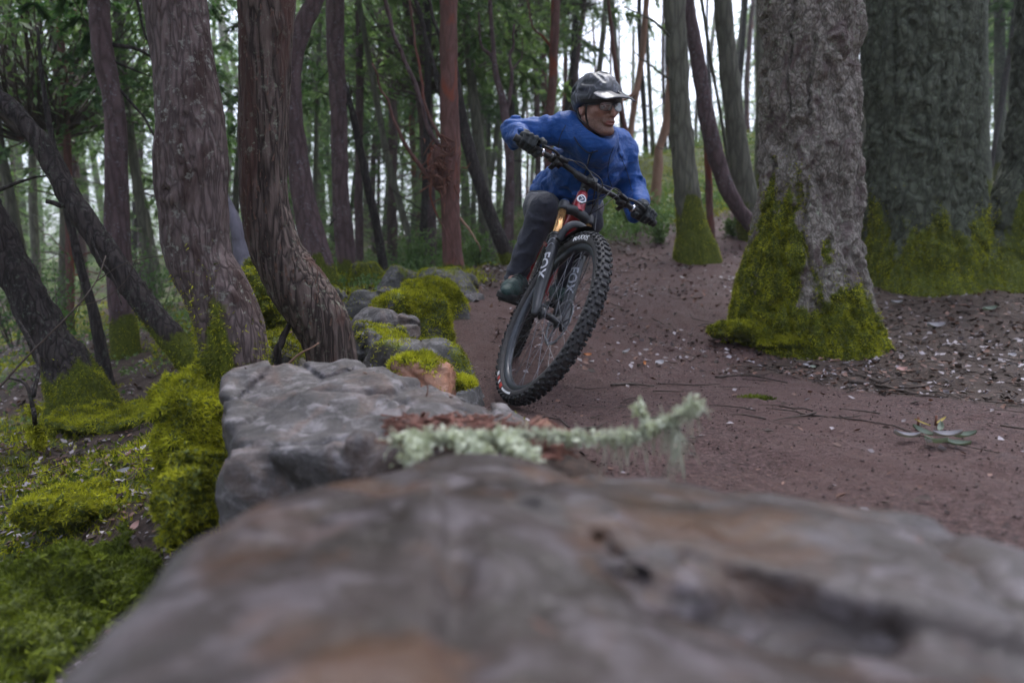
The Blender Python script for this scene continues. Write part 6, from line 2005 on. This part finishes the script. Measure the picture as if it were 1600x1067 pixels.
def stick(pts, r0, r1, label, mat=M_twig, name="stick", cat="stick", forks=(), ns=24):
    C = catmull(np.array(pts), ns); C = C + .3 * r0 * np.stack([fbm(C * 30 + k * 7, 2, k) for k in range(3)], -1)
    v, f = tube(C, np.linspace(r0, r1, ns) * (1 + .12 * fbm(C * 40, 2, 5)), 8)
    c = C.mean(0)
    if not len(forks):
        o = bpy.data.objects.new(name, mesh_np(name, v - c, f, mat, link=False)); o.location = tuple(c); COL.objects.link(o)
        return tag(o, label, cat)
    root = empty(name, c, label, cat); mesh_np("main_stem", v, f, mat, parent=root)
    for fp in forks:
        q = catmull(np.array(fp), 12); v, f = tube(q, np.linspace(r0 * .5, r1 * .6, 12), 6); mesh_np("side_shoot", v, f, mat, parent=root)
    return root
def gp(px_, py_, lift=.006):
    """ground point the photo shows at a pixel (march along the ray)"""
    ys = np.geomspace(.8, 30, 500)
    pts = np.array([P(px_, py_, y) for y in ys]); g = H(pts[:, 0], pts[:, 1])
    k = np.argmax(pts[:, 2] < g)
    return np.array([pts[k, 0], pts[k, 1], g[k] + lift])
stick([gp(955,604), gp(985,603), gp(1022,605)], .0075, .0065, "short broken brown stick on the bare trail right of the front tyre")
stick([gp(1028,602), gp(1080,604), gp(1125,602)], .004, .002, "thin dark stick in line with the broken brown one")
stick([gp(1118,592), gp(1170,590), gp(1230,600)], .006, .003, "thin dark stick lying below the moss apron of the furrowed fir")
stick([gp(1330,586), gp(1350,592), gp(1375,600)], .011, .009, "stubby dark stick, upper of the two near the furrowed fir's right")
stick([gp(1325,598), gp(1370,604), gp(1440,620), gp(1480,622)], .009, .003, "long forked dark stick below the stubby one", forks=[[gp(1370,604), gp(1400,600,.03), gp(1425,596,.03)], [gp(1400,610), gp(1440,612,.02), gp(1470,604,.03)]])
stick([gp(1250,650), gp(1330,658), gp(1395,668)], .004, .002, "thin straight twig lying on the soil left of the leafy sprig")
stick([gp(1445,460), gp(1500,440,.03), gp(1560,428,.05), gp(1640,425,.05)], .022, .012, "long dark branch on the ground before the right edge trunk")
stick([gp(1470,450), gp(1510,444,.02), gp(1548,436,.03)], .016, .008, "pale greenish branch lying under the long dark one", mat=B_grey)
stick([P(655,640,1.75)+[0,0,-.03], P(668,610,1.72), P(662,590,1.72), P(664,570,1.72)], .0022, .0012, "thin red-brown twig standing up beside the rust-brown stone", mat=M_twig2)
# leafless bramble arching over the left bank
stick([P(-40,650,2.2), P(40,560,2.3), P(110,490,2.4), P(150,440,2.5), P(165,400,2.6)][::1] , .004, .0022, "thin bare brown bramble rising from the left edge over the bank", mat=M_twig,
      forks=[[P(150,440,2.5), P(195,412,2.5), P(262,398,2.5)], [P(120,478,2.4), P(160,468,2.45), P(195,440,2.5), P(215,400,2.5)]])
# moss-covered sapling stub on the bank
st = stick([gp(62,700), P(55,660,2.7), P(50,625,2.75), P(52,600,2.8)], .016, .007, "short dark moss-sleeved stub on the left bank", mat=B_dark, name="sapling_stub", cat="sapling", forks=[[P(52,640,2.7), P(40,600,2.7), P(10,590,2.7)], [P(52,620,2.7), P(60,560,2.8), P(30,500,2.9)]])
C = catmull(np.array([gp(62,700), P(57,670,2.7), P(53,640,2.72)]), 10); i = r.integers(0, 10, 2500)
v, f = blades(C[i] + r.normal(0, .012, (2500, 3)), r.normal(0, 1, (2500, 3)), .02, .0035, .6, seed=7)
tag(mesh_np("moss", v, f, M_moss, False, st), kind="stuff")
# roots, sticks and dead leaves in the hollow between the two near trunks
for k, (pts, r0, r1, lab, m) in enumerate([
  ([P(430,588,2.6), P(436,545,2.6), P(452,505,2.6)], .018, .010, "dark slanting root between the two near trunks", B_dark),
  ([P(418,600,2.5), P(460,560,2.5), P(498,536,2.5)], .005, .003, "straw-coloured stick leaning across the hollow", B_salmon),
  ([P(560,520,3.2), P(575,545,3.1), P(600,560,3.0)], .006, .003, "brown twig lying on the wall stones", M_twig2)]):
    stick(pts, r0, r1, lab, mat=m)

# single leaves that stand out
def big_leaf(p, L, W, d, up, mat, label, name="fallen_leaf", cat="leaf", curl=.18):
    d = nrm(d); up = nrm(np.asarray(up, float) - d * (np.asarray(up, float) @ d)); s = np.cross(up, d)
    V, T = [], []
    for a in range(7):
        t = a / 6; w = W * math.sin(math.pi * min(t * .93 + .04, 1)) ** .8
        for b in (-1, 0, 1):
            V.append(d * (t - .5) * L + s * w * b + up * (curl * L * (abs(b) * .35 + (t - .5) ** 2)))
    for a in range(6):
        for b in range(2): T.append([a * 3 + b, a * 3 + b + 1, (a + 1) * 3 + b + 1, (a + 1) * 3 + b])
    me = mesh_np(name, np.array(V), np.array(T), mat, link=False)
    o = bpy.data.objects.new(name, me); o.location = tuple(p); COL.objects.link(o)
    return tag(o, label, cat)
K_lorg = leaf_mat("leaf_orange", (.35, .12, .04), (.45, .17, .06), .1, .6)
K_lpink = leaf_mat("leaf_pink", (.40, .22, .19), (.50, .30, .26), .1, .6)
K_lpale = leaf_mat("leaf_pale", (.22, .20, .21), (.40, .38, .40), .1, .5)
K_lgrn = leaf_mat("leaf_grey_green", (.12, .15, .11), (.25, .28, .22), .15, .45)
for (q, L, W, d, up, m, lab) in [
  ((918,560), .07, .022, (.8, .3, 0), (0, -.5, 1), K_lorg, "curled orange leaf right behind the front tyre's edge"),
  ((1006,572), .06, .018, (.3, .8, .3), (.4, -.7, .8), K_lorg, "orange-pink leaf standing on edge beside a pale one"),
  ((1030,572), .09, .035, (.7, .4, .1), (0, -.6, 1), K_lpale, "largest pale grey leaf on the trail litter near the tyre"),
  ((978,555), .10, .018, (.7, .6, .2), (0, -.6, 1), K_lpale, "narrow white leaf slanting on the trail behind the tyre"),
  ((1408,586), .10, .030, (1, .2, .05), (0, -.5, 1), K_lpink, "pink-brown leaf right of the furrowed fir's foot"),
  ((1258,576), .06, .020, (1, .5, 0), (0, -.5, 1), K_lpale, "small pale leaf under the moss apron of the furrowed fir"),
  ((1270,578), .05, .022, (1, .1, 0), (0, -.5, 1), K_lgrn, "small grey-green leaf on the soil right under the furrowed fir"),
  ((1120,540), .08, .02, (.9, .6, .1), (0, -.5, 1), K_lpink, "long buff leaf at the left foot of the furrowed fir"),
  ((1392,440), .18, .045, (.9, .4, .15), (0, -.7, 1), K_lgrn, "left of two broad green leaves beside the widest fir"),
  ((1420,436), .18, .045, (1, -.2, .1), (0, -.7, 1), K_lgrn, "right of two broad green leaves beside the widest fir"),
  ((1545,488), .20, .04, (1, .2, .1), (0, -.6, 1), K_lgrn, "long pale green leaf on the litter at the right"),
  ((1400,478), .16, .03, (1, .2, .0), (0, -.6, 1), K_lpale, "flat whitish leaf on litter in front of the widest fir"),
  ((1460,516), .22, .05, (1, .15, .0), (0, -.5, 1), K_lpale, "wide dull pale leaf flat on the litter, right of the furrowed fir"),
  ((1580,560), .09, .03, (1, .3, .1), (0, -.5, 1), K_lpale, "little bright leaf near the right edge"),
  ((148,797), .055, .020, (.6, .3, .6), (-.3, -.8, .4), K_lpink, "upright pink dead leaf on the moss of the left bank"),
  ((212,832), .05, .018, (.4, .5, .5), (.2, -.8, .6), K_lpink, "second pink dead leaf, lower and nearer the slab"),
  ((196,742), .07, .014, (1, .2, .2), (0, -.7, 1), K_lpale, "narrow whitish leaf on the upper left bank")]:
    big_leaf(gp(q[0], q[1], .014), L * .72, W * .62, d, np.array(up) + [.3 * math.sin(q[0]), 0, 0], m, lab, curl=.45)
# fallen leafy sprig on the right of the trail
sc = gp(1450, 690)
spg = empty("fallen_sprig", sc, "fallen sprig of olive-green leaves with two yellow ones on the soil at right", "sprig")
for k, (q, L, W, d) in enumerate([((1415,690), .11, .020, (-1, .1, .1)), ((1440,682), .09, .022, (-.6, .5, .3)), ((1462,700), .10, .024, (.4, -.8, .1)), ((1480,690), .11, .022, (.9, -.3, .1)), ((1505,692), .11, .020, (1, .1, .05)), ((1470,680), .09, .018, (.5, .7, .3)), ((1448,700), .08, .02, (-.3, -.9, .1)), ((1495,704), .10, .018, (.9, -.6, 0))]):
    o = big_leaf(gp(*q, .012), L * .72, W * .55, d, (.4 * (-1) ** k, -.3, 1), K_lpale if k % 3 == 0 else K_lgrn, None, name="leaf", cat=None, curl=.5); o.parent = spg; o.matrix_parent_inverse = Matrix.Translation(-Vector(tuple(sc)))
K_ly = leaf_mat("leaf_yellow", (.32, .24, .05), (.42, .32, .08), .2, .5)
for q, d in (((1440,675), (-.7, .3, .3)), ((1470,672), (.7, .3, .3))):
    o = big_leaf(gp(*q, .03), .05, .005, d, (0, -.3, 1), K_ly, "yellow leaf edge", name="leaf", cat=None); o.parent = spg; o.matrix_parent_inverse = Matrix.Translation(-Vector(tuple(sc)))
for k, q in enumerate([((1434,672), (1432,645)), ((1462,668), (1458,650))]):
    v, f = tube([gp(*q[0]), gp(*q[0]) + [0, 0, .035]], [.005, .004], 7); mesh_np("stem", v, f, M_twig2, parent=spg)
v, f = tube(catmull(np.array([gp(1395,668), gp(1440,684), gp(1490,698), gp(1560,712)]), 20), np.linspace(.003, .0015, 20), 6); mesh_np("stem", v, f, M_twig, parent=spg)

# thin misty forest air
hz = NT("damp_air")
hz.t.nodes.remove(hz.b)
vol = hz.n("VolumePrincipled", Density=0.0016)
vol.inputs["Color"].default_value = (.86, .93, .95, 1); vol.inputs["Anisotropy"].default_value = .2
hz.t.links.new(vol.outputs[0], hz.out.inputs["Volume"])
v, f = box((0, 0, 0), (110, 0, 0), (0, 110, 0), (0, 0, 1)); v[:, 2] = np.where(v[:, 2] < 0, -9, 27)
tag(mesh_np("haze", v, f, hz.m, False), kind="stuff")
